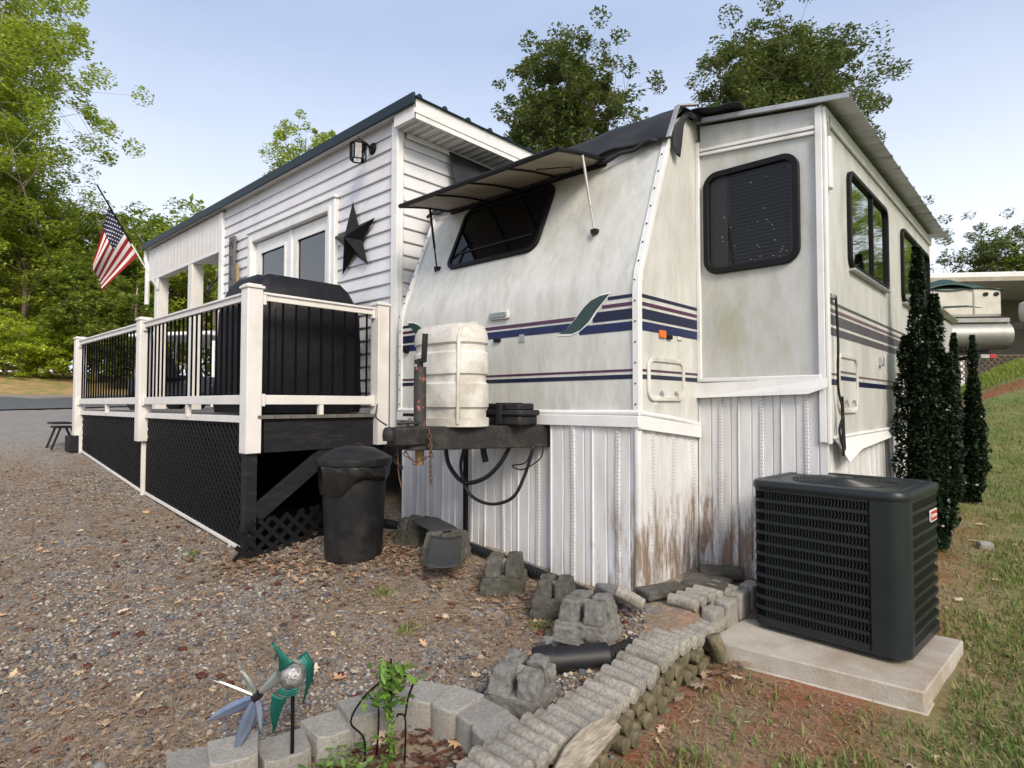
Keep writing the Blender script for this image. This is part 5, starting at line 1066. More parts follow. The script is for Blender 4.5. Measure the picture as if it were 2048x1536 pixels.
text('badge_lettering', 'Goodman', M['white'], bg_, (wd/2+.0115,.16,H1-.124), (0,1,0), (0,0,1), .030, .001)
mb = MB()
for sx in range(6): mb.lathe([(0,.004),(.006,.003),(.006,0)],(0,0,0),6)
# ---------------------------------------------------------------- fish wind spinner
yaw = R_(42.6)
sn = thing('wind_spinner', 'metal fish wind spinner with glass ball and blue tail blades on a stake', 'wind spinner', (-2.216,1.16,gzf(-2.216,1.16)), yaw)
bz = .50-gzf(-2.216,1.16)
M['finmetal'] = mat('finmetal', (.01,.10,.085), (.015,.14,.11), 12, .3, metal=.5)
M['finsilver'] = mat('finsilver', (.42,.45,.44), (.25,.30,.28), 14, .28, metal=.7)
M['tailblue'] = mat('tailblue', (.10,.15,.26), (.24,.29,.38), 7, .32, metal=.55, dirt=(.22,.09,.04), damt=.6, dscale=6, dpos=.66)
M['ballglass'] = mat('ballglass', (.50,.50,.50), (.16,.15,.14), 34, .05, metal=.55, bump=.5, bscale=60)
MB().cyl((0,0,-.1),(0,0,bz-.05),.0075,n=8).build('stake', M['blackframe'], sn, local=True, smooth=60)
mb = MB(); mb.lathe([(.047*math.sin(math.pi*k/14),-.047*math.cos(math.pi*k/14)) for k in range(15)],(0,0,bz),22); mb.build('glass_ball', M['ballglass'], sn, local=True, smooth=180)
mb = MB(); mb.tube([(.056*math.cos(t_),-.0,bz+.056*math.sin(t_)) for t_ in [2*math.pi*k/20 for k in range(20)]],.004,6,closed=True); mb.build('ball_ring', M['finsilver'], sn, local=True, smooth=60)
def ribbed(name, pts, m, ribs=7, bow=.02, par=None):       # blade between two edge curves (each list of 3-D points), fluted
    A_, B_ = [Vector(p) for p in pts[0]], [Vector(p) for p in pts[1]]
    def samp(c, t_): q = t_*(len(c)-1); i = min(int(q), len(c)-2); return c[i].lerp(c[i+1], q-i)
    def fn(u_, v_):
        p = samp(A_, v_).lerp(samp(B_, v_), u_); return p+Vector((0,-1,0))*(bow*math.sin(math.pi*u_)*.6+.0028*math.sin(u_*ribs*2*math.pi))
    return MB().grid(fn, ribs*4, 10).build(name, m, par or sn, local=True, smooth=180, solid=.0012)
ribbed('upper_fin', ([(-.052,-.01,bz+.02),(-.05,-.015,bz+.07),(-.075,-.02,bz+.135)],[(.01,-.02,bz+.06),(-.01,-.02,bz+.075),(-.072,-.02,bz+.137)]), M['finmetal'])
ribbed('lower_fin', ([(-.075,-.01,bz-.06),(-.08,-.02,bz-.12),(-.065,-.02,bz-.20)],[(-.015,-.015,bz-.075),(-.035,-.02,bz-.12),(-.062,-.02,bz-.202)]), M['finmetal'])
ribbed('mouth_fin', ([(.02,-.01,bz+.075),(.055,-.02,bz+.04),(.058,-.02,bz-.02),(.045,-.02,bz-.09)],[(.045,.02,bz+.085),(.075,.02,bz+.04),(.072,.02,bz-.02),(.047,-.01,bz-.093)]), M['finmetal'], 4, .01)
ribbed('side_fin', ([(-.05,-.045,bz-.045),(0,-.05,bz-.06),(.04,-.045,bz-.05)],[(-.03,-.055,bz-.02),(0,-.058,bz-.03),(.035,-.05,bz-.02)]), M['finmetal'], 3, .004)
MB().cyl((-.045,0,bz+.005),(-.125,0,bz-.062),.030,.010,n=14).build('neck', M['finsilver'], sn, local=True, smooth=60)
hb = Vector((-.139,0,bz-.078)); MB().cyl(hb+V(.012,0,.01),hb+V(-.012,0,-.01),.017,n=14).build('hub', M['rubber'], sn, local=True, smooth=50)
for ang, Ln, w_, m in ((155,.185,.012,'finsilver'),(118,.125,.034,'finsilver'),(205,.20,.050,'tailblue'),(252,.235,.052,'tailblue'),(283,.13,.030,'tailblue')):
    a = R_(ang); d = Vector((math.cos(a),-.12,math.sin(a))); pn = Vector((-math.sin(a),.25,math.cos(a)))
    c1 = [hb+d*Ln*t_+pn*w_*.5*math.sin(math.pi*min(1,t_*1.05+.10))**.8*1 for t_ in (0,.25,.5,.75,1)]; c2 = [hb+d*Ln*t_-pn*w_*.5*math.sin(math.pi*min(1,t_*.92+.08))**.8 for t_ in (0,.25,.5,.75,1)]
    ribbed('tail_blade', (c1, c2), M[m], 2, .012)
# ---------------------------------------------------------------- wire trellis with vine
vx, vy = -2.02, 1.47; vz = gzf(vx, vy)
tr = thing('wire_trellis', 'bent black wire garden trellis in the flower bed', 'trellis', (vx,vy,vz), yaw)
Wd = [[(-.10,0,-.05),(-.10,0,.10),(-.155,.0,.17),(-.10,0,.27),(-.03,0,.33),(.02,0,.345)],[(.0,.0,-.05),(.005,0,.2),(.005,0,.42)],[(.06,.0,-.05),(.065,0,.17),(.04,0,.20),(.03,.0,.19)],[(.02,.02,.345),(.09,.02,.33),(.07,.02,.25),(.06,.02,.18)],[(-.06,.03,-.05),(-.05,.03,.2),(-.085,.03,.25)]]
for pts in Wd:
    P_ = [Vector(p) for p in pts]; out = []
    for i in range(len(P_)-1):
        p0, p1, p2, p3 = P_[max(i-1,0)], P_[i], P_[i+1], P_[min(i+2,len(P_)-1)]
        for k in range(6):
            t_ = k/6; out.append(.5*((2*p1)+(p2-p0)*t_+(2*p0-5*p1+4*p2-p3)*t_*t_+(3*p1-p0-3*p2+p3)*t_**3))
    MB().tube(out+[P_[-1]], .0042, 6).build('wire', M['blackframe'], tr, local=True, smooth=60)
M['vine'] = leafmat('vine', [(.10,.22,.03),(.17,.32,.05),(.07,.15,.03),(.22,.34,.08),(.13,.12,.04)], .35, .5)
def leaves_at(P_, s0, s1, tm=oval, fc=ovf, flat=1.6):
    n_ = len(P_); S = rng.uniform(s0, s1, n_); S = np.c_[S*.9, S, S*rng.uniform(-.6,1.0,n_)]; U, Vv, N = rot_rand(n_, flat); return scat(P_, U, Vv, N, S, tm, fc)
vn = thing('vine_plant', 'light green leafy vine climbing the wire trellis', 'plant', (vx,vy,vz))
q = []
for k in range(260):
    t_ = rng.uniform(0,1); h_ = .40*t_**.7; q.append((vx+.736*rng.normal(.005+.02*math.sin(h_*20), .012+.035*(h_ > .24)), vy+.677*rng.normal(.0, .012+.04*(h_ > .24)), vz+h_))
q = np.array(q); v, f = leaves_at(q, .010, .022); v2, f2 = leaves_at(q[q[:,2] > vz+.24], .016, .034); rawmesh('leaves', np.r_[v, v2], np.r_[f, f2+len(v)], M['vine'], vn)
MB().tube([(vx,vy,vz-.03),(vx+.01,vy,vz+.12),(vx-.005,vy+.01,vz+.26),(vx+.005,vy,vz+.40)],.004,6).build('stem', M['bark'], vn, smooth=60)
gc = thing('ivy_clump', 'low green ivy creeping over the flower bed by the stake', 'plant', (-2.08,1.22,gzf(-2.08,1.22)))
q = np.c_[rng.normal(-2.03,.09,300), rng.normal(1.27,.09,300), np.zeros(300)]; q[:,2] = gz(q[:,0],q[:,1])+rng.uniform(.01,.10,300)
v, f = leaves_at(q, .010, .024, flat=.9); rawmesh('leaves', v, f, M['vine'], gc)
mb = MB()
for k in range(9): a = rng.uniform(0,6.28); mb.tube([(-2.03,1.27,gzf(-2.03,1.27)),(-2.03+.08*math.cos(a),1.27+.08*math.sin(a),gzf(-2.03,1.27)+.05),(-2.03+.15*math.cos(a),1.27+.15*math.sin(a),gzf(-2.03,1.27)+.02)],.002,4)
mb.build('stems', M['bark'], gc)
# ---------------------------------------------------------------- flag on its pole
fl = thing('flag', 'american flag on a slanted pole mounted to the porch column', 'flag', (-11.36,3.34,3.58))
pb, pt = Vector((-11.34,3.34,3.60)), Vector((-11.06,2.42,4.98))
MB().cyl(pb, pb.lerp(pt,.42), .013, n=8).build('pole', M['white'], fl, smooth=60); MB().cyl(pb.lerp(pt,.42), pt, .013, n=8).build('upper_pole', M['blackframe'], fl, smooth=60)
mb = MB(); mb.lathe([(0,-.02),(.02,-.01),(.022,.01),(0,.03)],tuple(pt),8); mb.build('finial', M['galv'], fl, smooth=60)
mb = MB(); mb.cyl(pb-(pt-pb).normalized()*.06, pb+(pt-pb).normalized()*.06, .022, n=10); mb.bx(-11.40,-11.30,3.375,3.392,3.50,3.68); mb.build('bracket', M['trimw'], fl)
h1, h0 = pb.lerp(pt,.80), pb.lerp(pt,.30)      # hoist: top, bottom
lft = Vector((-.736,-.677,0)); bck = Vector((-.677,.736,0))
def flagp(u_, v_):                             # u along the fly, v from top stripe to bottom stripe
    h_ = h1.lerp(h0, v_); a = lft*(.02+.10*v_*0)+Vector((0,0,-1)); 
    p = h_+Vector((0,0,-1))*u_*(.92-.32*v_)+lft*u_*(.26+.30*v_)
    fold = math.sin(v_*9.5+u_*2.2)*.055*u_**.7+math.sin(v_*17)*.02*u_
    return p+bck*fold+lft*(fold*.35)
M['flagred'] = mat('flagred', (.32,.012,.022), (.27,.01,.02), 8, .8); M['flagblue'] = mat('flagblue', (.012,.016,.06), None, 8, .8); M['flagwhite'] = mat('flagwhite', (.72,.70,.69), (.66,.64,.63), 8, .8)
for s in range(13):
    a0 = .40 if s < 7 else 0
    MB().grid(lambda u_, v_: flagp(a0+(1-a0)*u_, (s+v_)/13), 14, 3).build('stripe', M['flagred'] if s % 2 == 0 else M['flagwhite'], fl, smooth=180)
MB().grid(lambda u_, v_: flagp(.40*u_, v_*7/13), 12, 14).build('canton', M['flagblue'], fl, smooth=180)
mb = MB()
for r_ in range(9):
    for c_ in range(6 if r_ % 2 == 0 else 5):
        u0 = .40*(c_+(.5 if r_ % 2 == 0 else 1))/6; v0 = 7/13*(r_+.6)/9.2; cpt = flagp(u0, v0); eu = (flagp(u0+.01,v0)-cpt).normalized(); ev = (flagp(u0,v0+.01)-cpt); ev = (ev-eu*ev.dot(eu)).normalized()
        for sgn in (1,-1):
            nn = eu.cross(ev)*.003*sgn; mb.add([cpt+nn+(eu*math.cos(R_(36*k))+ev*math.sin(R_(36*k)))*(.0155 if k % 2 == 0 else .0065) for k in range(10)], [tuple(range(10))])
kind(mb.build('stars', M['flagwhite'], fl), 'stuff')
# ---------------------------------------------------------------- step stool beside the far deck post
so_ = thing('step_stool', 'small black folding step stool beside the far deck post', 'stool', (-10.75,2.02,gzf(-10.75,2.02)))
z0 = gzf(-10.75,2.02)
for h_, a in ((.30,0),(.36,.04)): MB().bx(-10.95,-10.55,1.90-a,2.12-a,z0+h_,z0+h_+.03).build('step', M['blackwood'], so_, bev=.008)
for sx in (-10.92,-10.58):
    for ya, yb in ((1.95,1.85),(2.08,2.20)): MB().bar((sx,ya,z0+.3),(sx,yb,z0),.025,.025).build('leg', M['blackwood'], so_)
tag(MB().bx(-10.55,-10.28,2.0,2.2,z0-.03,z0+.20).build('footing_box', M['blackwood'], bev=.01, loc=(-10.4,2.1,z0)), 'black wooden footing box at the base of the far deck post', 'box')
# ---------------------------------------------------------------- plants and trees
diam = [(0,-1,0),(.5,-.15,.12),(0,1,0),(-.5,-.15,.12)]
dfc = [(0,1,2),(0,2,3)]
def leafcloud(P_, s0, s1, flat=1.4):
    n_ = len(P_); S = rng.uniform(s0, s1, n_); U, Vv, N = rot_rand(n_, flat); return scat(P_, U, Vv, N, np.c_[S, S, S], diam, dfc)
def ball(c, r, n_, shell=.55):
    d = rng.normal(size=(n_,3)); d /= np.linalg.norm(d, axis=1)[:,None]; q = rng.uniform(shell**3, 1, n_)**(1/3); return np.array(c)+d*q[:,None]*np.array(r)
def tree(name, label, base, height, crown_c, crown_r, nclump, nleaf, lsize, leafm, barkm, group=None, trunk_r=.18, seed=0, lean=(0,0), limbs=9, clump=.28, pale=None, low=-1):
    rs = np.random.default_rng(seed); bx_, by_ = base[:2]; bz_ = gzf(bx_, by_)-.15
    t_ = thing(name, label, 'tree', (bx_,by_,bz_), group=group); cc = np.array([bx_+crown_c[0], by_+crown_c[1], bz_+crown_c[2]]); cr = np.array(crown_r)
    top = np.array([bx_+lean[0], by_+lean[1], bz_+height*.9]); b0 = np.array([bx_,by_,bz_])
    tp = [b0+(top-b0)*k/8+np.r_[rs.normal(0,.02*height*k/8*.4,2),0] for k in range(9)]
    MB().tube(tp, [trunk_r*(1-.85*k/8) for k in range(9)], 8).build('trunk', barkm, t_, smooth=180)
    cl = []
    for k in range(nclump):
        d = rs.normal(size=3); d /= np.linalg.norm(d); d[2] = d[2] if d[2] > low else -d[2]; q = rs.uniform(.2,1)**.5; cl.append(cc+d*q*cr*(.80+.16*rs.uniform()))
    cl = np.array(cl)
    for k in range(limbs):
        e_ = cl[k*len(cl)//limbs]; f_ = np.clip((e_[2]-bz_)/height*.75, .18, .85); i = int(f_*8); s_ = tp[i]; md = (s_+e_)/2+np.array([0,0,-.05*height*.3])
        r0 = trunk_r*(1-.85*f_)*.55; MB().tube([tuple(s_),tuple(md),tuple(e_)], [r0,r0*.6,r0*.2], 6).build('limb', barkm, t_, smooth=180)
    per = nleaf//nclump; P_ = []; tw = MB()
    for c in cl:
        rad = cr*clump*rs.uniform(.6,1.35); sub = rs.integers(6,11); ci = tuple(c*.55+cc*.45-np.array([0,0,.08*height*.3]))
        tw.tube([ci, tuple(c)], [trunk_r*.06, trunk_r*.03], 4)
        for _ in range(sub):
            sc_ = c+rs.normal(size=3)*rad*np.array([.62,.62,.55]); P_.append(ball(sc_, rad*rs.uniform(.30,.55)*np.array([1,1,.52]), max(3, per//sub), .1)); tw.tube([tuple(c), tuple(sc_)], [trunk_r*.04, trunk_r*.02], 3)
    kind(tw.build('twigs', barkm, t_), 'stuff')
    P_ = np.concatenate(P_); v, f = leafcloud(P_, lsize*.6, lsize*1.3, 1.0); rawmesh('crown', v, f, leafm, t_); return t_
LM = {}
LM['sun'] = leafmat('leaf_sun', [(.30,.41,.04),(.44,.53,.06),(.21,.31,.035),(.55,.59,.10),(.15,.23,.03)], .42, .5)
LM['wood'] = leafmat('leaf_wood', [(.16,.25,.035),(.26,.34,.05),(.10,.16,.028),(.38,.42,.065),(.21,.28,.04)], .38, .5)
LM['dark'] = leafmat('leaf_dark', [(.08,.14,.04),(.12,.19,.055),(.17,.22,.065),(.065,.11,.035),(.24,.25,.07),(.29,.26,.065)], .25, .5)
LM['bright'] = leafmat('leaf_bright', [(0.42, 0.54, 0.045), (0.55, 0.64, 0.06), (0.3, 0.42, 0.04), (0.62, 0.66, 0.1)], .45, .5)
LM['grey'] = leafmat('leaf_grey', [(0.1, 0.15, 0.055), (0.15, 0.2, 0.065), (0.2, 0.25, 0.075), (0.27, 0.3, 0.09)], .3, .5)
LM['red'] = leafmat('leaf_red', [(.24,.03,.015),(.32,.06,.02),(.18,.03,.015),(.30,.10,.03)], .35, .5)
LM['holly'] = leafmat('leaf_holly', [(.008,.018,.008),(.014,.028,.012),(.022,.04,.016),(.010,.02,.010),(.035,.055,.02)], .08, .30)
def W(px, cz):
    cx = (px-1024)/1199*cz; return (.736*cx-.677*cz, .677*cx+.736*cz)
tree('maple_tree', 'tallest sunlit tree with pale forked limbs beyond the gravel drive', W(-105,25), 19.5, (.2,.2,11.2), (5.0,5.0,8.6), 120, 110000, .095, LM['sun'], M['barkpale'], 'trees beyond the road', .30, 1, limbs=22, clump=.28)
tree('maple_tree', 'sunlit tree standing below the tallest tree behind the bright bushes', W(45,27), 10.4, (0,0,5.8), (3.3,3.3,4.7), 44, 32000, .08, LM['sun'], M['barkpale'], 'trees beyond the road', .2, 2, limbs=10, clump=.28)
wl_ = [(150,29,7.8,'wood'),(232,28,8.6,'wood'),(290,30,8.6,'wood'),(352,29,7.6,'sun'),(425,28,8.3,'sun'),(60,31,9.5,'wood'),(190,25,5.8,'wood'),(-60,31,11,'wood'),(110,33,9.0,'dark'),(330,34,8.4,'dark'),(270,24,4.8,'wood')]
for i, (px, cz, h_, k) in enumerate(wl_):
    x_, y_ = W(px, cz); r_ = h_*.36
    tree('woodland_tree', {'wood':'mid green','sun':'yellow-green','dark':'dark green'}[k]+' leafy tree standing in the wood beyond the road', (x_,y_), h_, (0,0,h_*.55), (r_,r_,h_*.46), 30, 20000, .085, LM[k], M['barkpale'], 'trees of the wood beyond the road', .14, 10+i, limbs=6, clump=.32)
for i, (px, cz, h_, k) in enumerate(((10,23.5,2.9,'bright'),(72,24,2.5,'bright'),(125,24.5,2.2,'bright'),(-50,23,3.2,'bright'))):
    x_, y_ = W(px, cz); tree('roadside_bush', 'bright yellow-green bush growing beyond the road edge', (x_,y_), h_, (0,0,h_*.50), (h_*.62,h_*.62,h_*.52), 20, 9000, .06, LM[k], M['bark'], 'bushes along the road', .05, 40+i, limbs=5, clump=.36)
# distant wood behind, reads as one mass
q = []
for k in range(46):
    a = -.98+k*.021; cz = rng.uniform(34,40); cx = a*cz; h_ = rng.uniform(7,10.5)*(1 if a < -.42 else .8); x_, y_ = .736*cx-.677*cz, .677*cx+.736*cz
    q.append(ball((x_,y_,float(gz(x_,y_))+h_*.5), (2.3,2.3,h_*.55), 700, .5))
v, f = leafcloud(np.concatenate(q), .18, .34); kind(tag(rawmesh('far_wood', v, f, LM['wood']), 'dense green far wood behind the roadside trees', 'wood'), 'stuff')
# trees behind the buildings
tree('oak_tree', 'dark green oak with see-through crown rising between house roof and tarp', W(1146,24), 16.0, (0,0,10.3), (2.8,2.8,4.8), 90, 60000, .085, LM['dark'], M['bark'], 'trees behind the trailer', .24, 61, limbs=16, clump=.29)
tree('oak_tree', 'tall dark green oak rising behind the metal slide-out roof', W(1562,24), 16.0, (0,0,10.4), (3.5,3.5,5.1), 120, 95000, .085, LM['dark'], M['bark'], 'trees behind the trailer', .28, 62, limbs=18, clump=.28)
tree('oak_tree', 'small green tree top showing between the two dark oaks', W(1300,30), 15.2, (0,0,11.6), (1.6,1.6,2.6), 20, 9000, .075, LM['grey'], M['bark'], 'trees behind the trailer', .16, 63, limbs=6, clump=.3)
tree('poplar_tree', 'sunlit tree top peeking over the dark house roof trim', W(602,27), 13.2, (0,0,9.6), (1.9,1.9,3.2), 26, 16000, .075, LM['sun'], M['bark'], None, .17, 64, limbs=8, clump=.36)
tree('hillside_tree', 'grey-green layered tree beyond the boat shelter', W(1975,34), 9.8, (0,0,6.1), (2.7,2.7,3.9), 46, 24000, .09, LM['grey'], M['bark'], 'trees on the hill', .18, 65, limbs=9, clump=.32)
tree('hillside_tree', 'green tree at the far end of the boat shelter', W(2075,33), 9.6, (0,0,6.0), (2.5,2.5,3.8), 36, 18000, .09, LM['wood'], M['bark'], 'trees on the hill', .18, 66, limbs=9, clump=.28)
tree('red_maple', 'small red-leaved tree behind the slide-out end', W(1902,30), 5.6, (0,0,4.3), (1.5,1.5,1.5), 22, 9000, .075, LM['red'], M['bark'], None, .1, 67, limbs=6, clump=.33)
# trees off to the right: they shade the yard and mirror in the side window
LM['sunny'] = LM['sun']
for i, (x_, y_, h_, r_, k) in enumerate(((9.5,26,10,3.4,'sun'),(13,20,11,3.6,'sun'),(6.5,34,10,3.2,'sun'),(15.5,12,11,3.6,'sun'),(4.2,42,10,3.4,'sun'))):
    tree('yard_tree', 'broad sunlit tree along the right edge of the yard', (x_,y_), h_, (0,0,h_*.50), (r_*1.15,r_*1.15,h_*.50), 40, 22000, .12, LM[k], M['bark'], 'trees along the right of the yard', .2, 80+i, limbs=6, clump=.34)
# columnar hollies
hol = [(0,-1,0),(.45,-.35,.15),(.38,.4,.15),(0,1,.0),(-.38,.4,.15),(-.45,-.35,.15)]; hof = [(0,1,5),(1,2,5),(2,4,5),(2,3,4)]
def holly(label, x_, y_, stems, n_, ls):
    z_ = gzf(x_, y_)-.03; t_ = thing('holly_shrub', label, 'shrub', (x_,y_,z_), group='columnar hollies beside the slide-out'); P_ = []
    for (dx, dy, h_, r_) in stems:
        MB().tube([(x_+dx*.3,y_+dy*.3,z_),(x_+dx,y_+dy,z_+h_*.35),(x_+dx,y_+dy,z_+h_*.97)], [.016,.012,.004], 6).build('stem', M['bark'], t_, smooth=60)
        m = int(n_*h_*r_); s = rng.uniform(.04,1,m); a = rng.uniform(0,6.28,m); prof = r_*np.clip(np.sin(np.pi*np.clip(s*.80+.16,0,1))**.55,.12,1)*(1+.16*np.sin(s*37+dx*9)); q = prof*rng.uniform(.15,1,m)**.5
        P_.append(np.c_[x_+dx*np.clip(.3+2*s,0,1)+q*np.cos(a), y_+dy*np.clip(.3+2*s,0,1)+q*np.sin(a), z_+s*h_])
    P_ = np.concatenate(P_); U, Vv, N = rot_rand(len(P_), 1.3); S = rng.uniform(ls*.7, ls*1.2, len(P_))
    v, f = scat(P_, U, Vv, N, np.c_[S,S,S], hol, hof); rawmesh('foliage', v, f, LM['holly'], t_)
holly('tall dark columnar holly rising in front of the second side window', -.82, 5.9, [(-.05,.0,2.52,.085),(.05,.06,2.12,.10),(-.13,-.03,1.78,.11),(.02,-.12,1.7,.12),(.13,-.02,1.62,.11),(.0,.12,1.9,.11),(.10,.10,1.4,.10)], 34000, .021)
holly('shorter dark columnar holly with twin tips beside the teal barrel', -.80, 8.35, [(-.10,0,1.92,.065),(.07,-.02,1.88,.065),(-.10,-.05,1.35,.10),(.05,.06,1.4,.11),(.10,-.06,1.2,.10)], 32000, .023)
# ---------------------------------------------------------------- teal barrel, utility trailer behind shrubs
bx_, by_ = -1.02, 8.75; bz_ = gzf(bx_,by_)
br = thing('rain_barrel', 'teal plastic rain barrel half hidden behind the hollies', 'barrel', (bx_,by_,bz_)); M['teal'] = mat('teal', (.015,.11,.10), (.02,.14,.12), 5, .45)
MB().lathe([(.0,0),(.22,.0),(.25,.04),(.28,.3),(.285,.45),(.28,.6),(.25,.84),(.22,.88),(0,.88)],(bx_,by_,bz_),24).build('body', M['teal'], br, smooth=40)
for z_ in (.28,.60): MB().lathe([(.275,-.012),(.297,-.006),(.297,.006),(.275,.012)],(bx_,by_,bz_+z_),24).build('hoop', M['teal'], br, smooth=40)
ut = thing('cargo_trailer', 'white cargo trailer with grey edge trim behind the hollies', 'trailer', (-1.75,10.6,.6)); uz = .62; ux = -.17
pl = [(9.75,uz+.25),(9.75,uz+1.75),(10.15,uz+2.35),(12.6,uz+2.35),(12.6,uz+.25)]
MB().plate((-2.7+ux,0,0),(0,1,0),(0,0,1),pl,0,1.50).build('box', M['fiber2'], ut)
mb = MB(); 
for a, b_ in zip(pl[:3], pl[1:4]): mb.bar((-1.17+ux,a[0]-.01,a[1]),(-1.17+ux,b_[0]-.01,b_[1]),.09,.09,(0,1,0))
mb.build('edge_trim', M['galv'], ut, bev=.01); MB().bx(-2.6,-1.25,9.9,12.5,uz+.10,uz+.25).build('frame', M['blackmetal'], ut)
for y_ in (11.4,): MB().cyl((-1.32,y_,uz+.15),(-1.12,y_,uz+.15),.28,n=20).build('wheel', M['rubber'], ut, smooth=50)
MB().bar((-1.95,9.9,uz+.2),(-1.95,9.4,uz+.2),.08,.08).build('tongue', M['blackmetal'], ut)
MB().bx(-1.99,-1.91,9.42,9.50,gzf(-1.95,9.45)-.02,uz+.17).build('jack', M['blackmetal'], ut)
# ---------------------------------------------------------------- pontoon boat on the hill
ba = R_(42.6-6); bo = Vector((*W(2034,13.2),0)); bgz = gzf(bo.x, bo.y); bo.z = bgz
bt = thing('pontoon_boat', 'silver pontoon boat with green cover parked on the hillside', 'boat', tuple(bo), ba)
M['alum'] = mat('alum', (.34,.34,.33), (.24,.24,.235), 3, .48, metal=.6, dirt=(.2,.18,.14), damt=.35, dscale=2)
M['boatside'] = mat('boatside', (.60,.58,.52), (.52,.50,.45), 3, .4, dirt=(.3,.27,.2), damt=.35)
M['boatgreen'] = mat('boatgreen', (.008,.035,.03), (.014,.052,.042), 6, .6, bump=.2, bscale=12)
k0 = 2.78-bgz
for yy in (.30, 2.0):
    mb = MB(); mb.tube([(-5.6,yy,k0+.55),(-5.1,yy,k0+.36),(-4.4,yy,k0+.32),(-.12,yy,k0+.32),(-.02,yy,k0+.32),(0,yy,k0+.32)],[.03,.22,.315,.315,.315,.26],24); mb.build('pontoon', M['alum'], bt, local=True, smooth=40)
MB().bx(-4.9,-.04,.08,2.25,k0+.60,k0+.70).build('deck_rail', M['alum'], bt, local=True, bev=.01)
MB().bx(-4.9,-.06,.14,2.20,k0+.70,k0+.74).build('deck', M['blackmetal'], bt, local=True)
for z0, z1, m in ((.745,.80,'alum'),(.80,1.34,'boatside'),(1.34,1.375,'alum')):
    MB().plate((-2.48,1.17,0),(1,0,0),(0,1,0),rr(4.7,2.06,.12,5),k0+z0,k0+z1).build('fence_panel' if m == 'boatside' else 'fence_rail', M[m], bt, local=True, smooth=40)
for x_ in (-.75,-1.6,-2.6): MB().bx(x_-.015,x_+.015,.125,.138,k0+.8,k0+1.34).build('panel_seam', M['alum'], bt, local=True)
pl = [(-1.75,.93),(-1.35,.99),(-.9,1.0),(-.55,.94),(-.85,.965),(-1.3,.95),(-1.75,.88)]
MB().plate((0,.134,k0),(1,0,0),(0,0,1),pl[::-1],0,.006).build('green_swoosh', M['boatgreen'], bt, local=True)
for x_ in (-.50,-.28): MB().plate((x_,.136,k0+1.245),(1,0,0),(0,0,1),rr(.10,.08,.03,3),0,.02).build('vent_cap', M['blackframe'], bt, local=True)
MB().plate((-.48,.136,k0+.70),(1,0,0),(0,0,1),rr(.9,.02,.005,1),0,.02).build('rub_strip', M['blackframe'], bt, local=True)
def cov(u_, v_): 
    e_ = min(1, 4*min(u_,1-u_), 5*min(v_,1-v_)); return (-4.85+4.75*u_, .10+2.12*v_, k0+1.36+.13*e_**.5+.03*math.sin(u_*23+v_*4)+(.16*math.exp(-((u_-.80)/.09)**2)*math.sin(math.pi*v_)))
MB().grid(cov, 40, 10).build('cover', M['boatgreen'], bt, local=True, smooth=180, solid=.01)
def cov2(u_, v_): return (-1.75+1.0*u_, .06-.03*math.sin(v_*2)+.8*v_, k0+1.46+.10*math.sin(math.pi*u_)+.05*math.sin(u_*11+v_*3)*v_+.08*math.sin(math.pi*v_)-.10*(1-v_)**3)
MB().grid(cov2, 20, 8).build('cover_bunch', M['boatgreen'], bt, local=True, smooth=180, solid=.012)
om = thing('outboard_motor', 'white outboard motor mounted behind the pontoon boat', 'motor', tuple(bo+Vector((math.cos(ba)*.35-math.sin(ba)*1.0, math.sin(ba)*.35+math.cos(ba)*1.0, 0))), ba)
lv = [(.34,.26,.62),(.40,.32,.68),(.43,.34,.85),(.42,.34,.98),(.40,.33,1.06),(.26,.2,1.10)]; vs = []
for a, b_, z_ in lv: vs += [(.20+p, -.72+q, k0+z_) for p, q in rr(a, b_, .10, 4)]
M['cowl'] = mat('cowl', (.62,.58,.50), (.56,.52,.45), 3, .3)
cw = MB().add(vs, [(j*20+i, j*20+(i+1) % 20, (j+1)*20+(i+1) % 20, (j+1)*20+i) for j in range(5) for i in range(20)]+[tuple(range(19,-1,-1)), tuple(range(100,120))]).build('cowl', M['cowl'], om, local=True, smooth=40)
WL[cw.name] = Matrix.Identity(4); text('cowl_lettering', 'HONDA', M['blackframe'], cw, (.20,-.893,k0+.925), (1,0,0), (0,0,1), .105, .004, bold=.004)
MB().bx(.12,.28,-.80,-.64,k0+.05,k0+.62).build('midsection', M['cowl'], om, local=True, bev=.03); MB().bx(-.32,.12,-.78,-.66,k0+.45,k0+.60).build('mount', M['blackmetal'], om, local=True)
MB().lathe([(0,-.18),(.05,-.1),(.06,.05),(.03,.15)],(.2,-.72,k0-.02),12).build('gearcase', M['cowl'], om, local=True, smooth=60)
# boat trailer
bl_ = thing('boat_trailer', 'low boat trailer with red tail lights under the pontoon boat', 'trailer', tuple(bo), ba)
for yy in (.35,1.95): MB().bx(-5.2,-.35,yy-.05,yy+.05,k0-.10,k0+.0).build('frame_rail', M['blackmetal'], bl_, local=True)
for x_ in (-.5,-2.4,-4.6): MB().bx(x_-.05,x_+.05,.3,2.0,k0-.18,k0-.10).build('cross_member', M['blackmetal'], bl_, local=True)
for x_ in (-2.3,-3.1):
    for yy in (.32,1.98): MB().cyl((x_,yy-.08,.22),(x_,yy+.08,.22),.24,n=18).build('wheel', M['rubber'], bl_, local=True, smooth=50)
for yy in (.22,2.05): MB().bx(-.42,-.28,yy-.06,yy+.06,k0-.20,k0-.10).build('tail_light', M['red'], bl_, local=True, bev=.01)
MB().bx(-.62,-.44,.15,.30,k0-.19,k0-.11).build('tail_light_bracket', M['galv'], bl_, local=True)
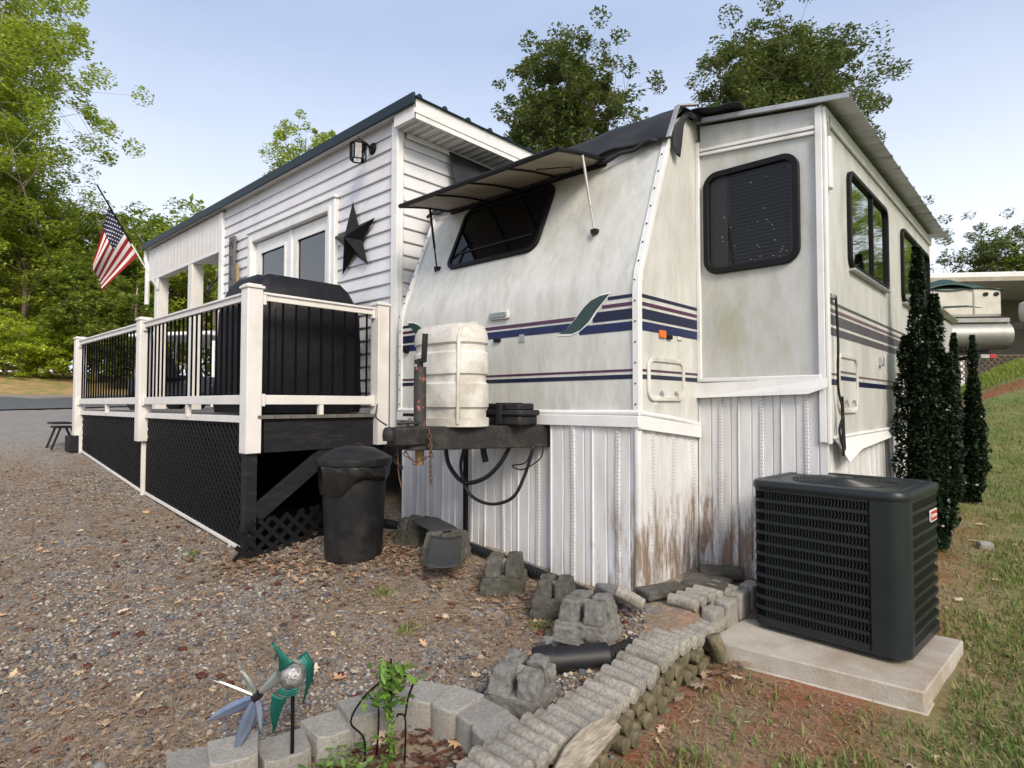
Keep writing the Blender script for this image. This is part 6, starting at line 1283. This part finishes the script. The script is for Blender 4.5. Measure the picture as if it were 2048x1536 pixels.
# fence lattice and shelter behind
sh = thing('boat_shelter', 'long flat-roofed open shelter behind the pontoon boat', 'shelter', (*W(2010,21),2.6), ba)
MB().bx(-6.5,9,-2,3,3.05,3.22).build('roof', M['trimw'], sh, local=True, bev=.02)
MB().bx(-6.4,8.9,2.7,2.8,-.6,3.05).build('back_wall', mat('sheltwall', (.30,.26,.22), (.24,.21,.18), 4, .8), sh, local=True)
MB().bx(-6.5,9,-2.03,-1.98,2.92,3.05).build('gutter', M['tan'], sh, local=True)
for x_ in (-6.2,-2.5,1.2,4.9,8.6): MB().bx(x_-.06,x_+.06,-1.9,-1.78,-.6,3.05).build('post', M['trimw'], sh, local=True)
lt = thing('garden_lattice', 'low tan lattice fence behind the boat trailer', 'fence', (*W(1990,16.5),2.5), ba)
_w = WL[lt.name]; WL[lt.name] = Matrix.Identity(4); lattice('slats', [(-3,-.3),(2,-.3),(2,.38),(-3,.38)], (0,0,0), (1,0,0), (0,0,1), M['bark'], lt, .12, .03, .012); WL[lt.name] = _w
MB().bx(-3,2,-.02,.03,.38,.42).build('top_rail', M['bark'], lt, local=True)
# ---------------------------------------------------------------- golf cart beyond the deck
gx_, gy_ = W(372,15.2); gz_ = gzf(gx_, gy_)
ct = thing('golf_cart', 'dark golf cart with white canopy parked beyond the deck', 'golf cart', (gx_,gy_,gz_), R_(30)); ks = 1.5-gz_ if False else 0
M['cartbody'] = mat('cartbody', (.02,.022,.03), None, 5, .3)
MB().bx(-1.25,1.05,-.60,.60,1.82,1.90).build('canopy', M['white'], ct, local=True, bev=.03)
for x_, lean in ((-.9,-.1),(.85,.35)):
    for y_ in (-.55,.55): MB().bar((x_,y_,.75),(x_-lean*.6,y_,1.83),.05,.05,(0,1,0)).build('canopy_post', M['white'], ct, local=True)
pl = [(-1.2,.35),(-1.2,.78),(-.55,.80),(-.5,.45),(.35,.42),(.55,.85),(1.05,.80),(1.25,.6),(1.25,.35)]
MB().plate((0,.58,0),(1,0,0),(0,0,1),pl,0,1.16).build('body', M['cartbody'], ct, local=True, bev=.03)
MB().bx(-.75,-.25,-.52,.52,.78,.90).build('seat', M['cloth'], ct, local=True, bev=.03); MB().bar((-.74,0,.88),(-.88,0,1.35),1.0,.10,(1,0,0)).build('backrest', M['cloth'], ct, local=True)
for x_ in (-.85,.80):
    for y_ in (-.62,.62): MB().cyl((x_,y_-.1,.23),(x_,y_+.1,.23),.24,n=18).build('wheel', M['rubber'], ct, local=True, smooth=50)
MB().bar((.45,.25,.8),(.15,.25,1.1),.03,.03,(0,1,0)).build('steering_column', M['blackmetal'], ct, local=True)
cpn = thing('carport', 'white metal carport behind the golf cart', 'carport', (*W(440,22),1.5), R_(30))
MB().bx(-1.4,1.6,-2.4,2.4,2.3,2.42).build('roof', M['trimw'], cpn, local=True)
for x_ in (-1.3,1.5):
    for y_ in (-2.2,2.2): MB().bx(x_-.05,x_+.05,y_-.05,y_+.05,-.5,2.3).build('post', M['white'], cpn, local=True)
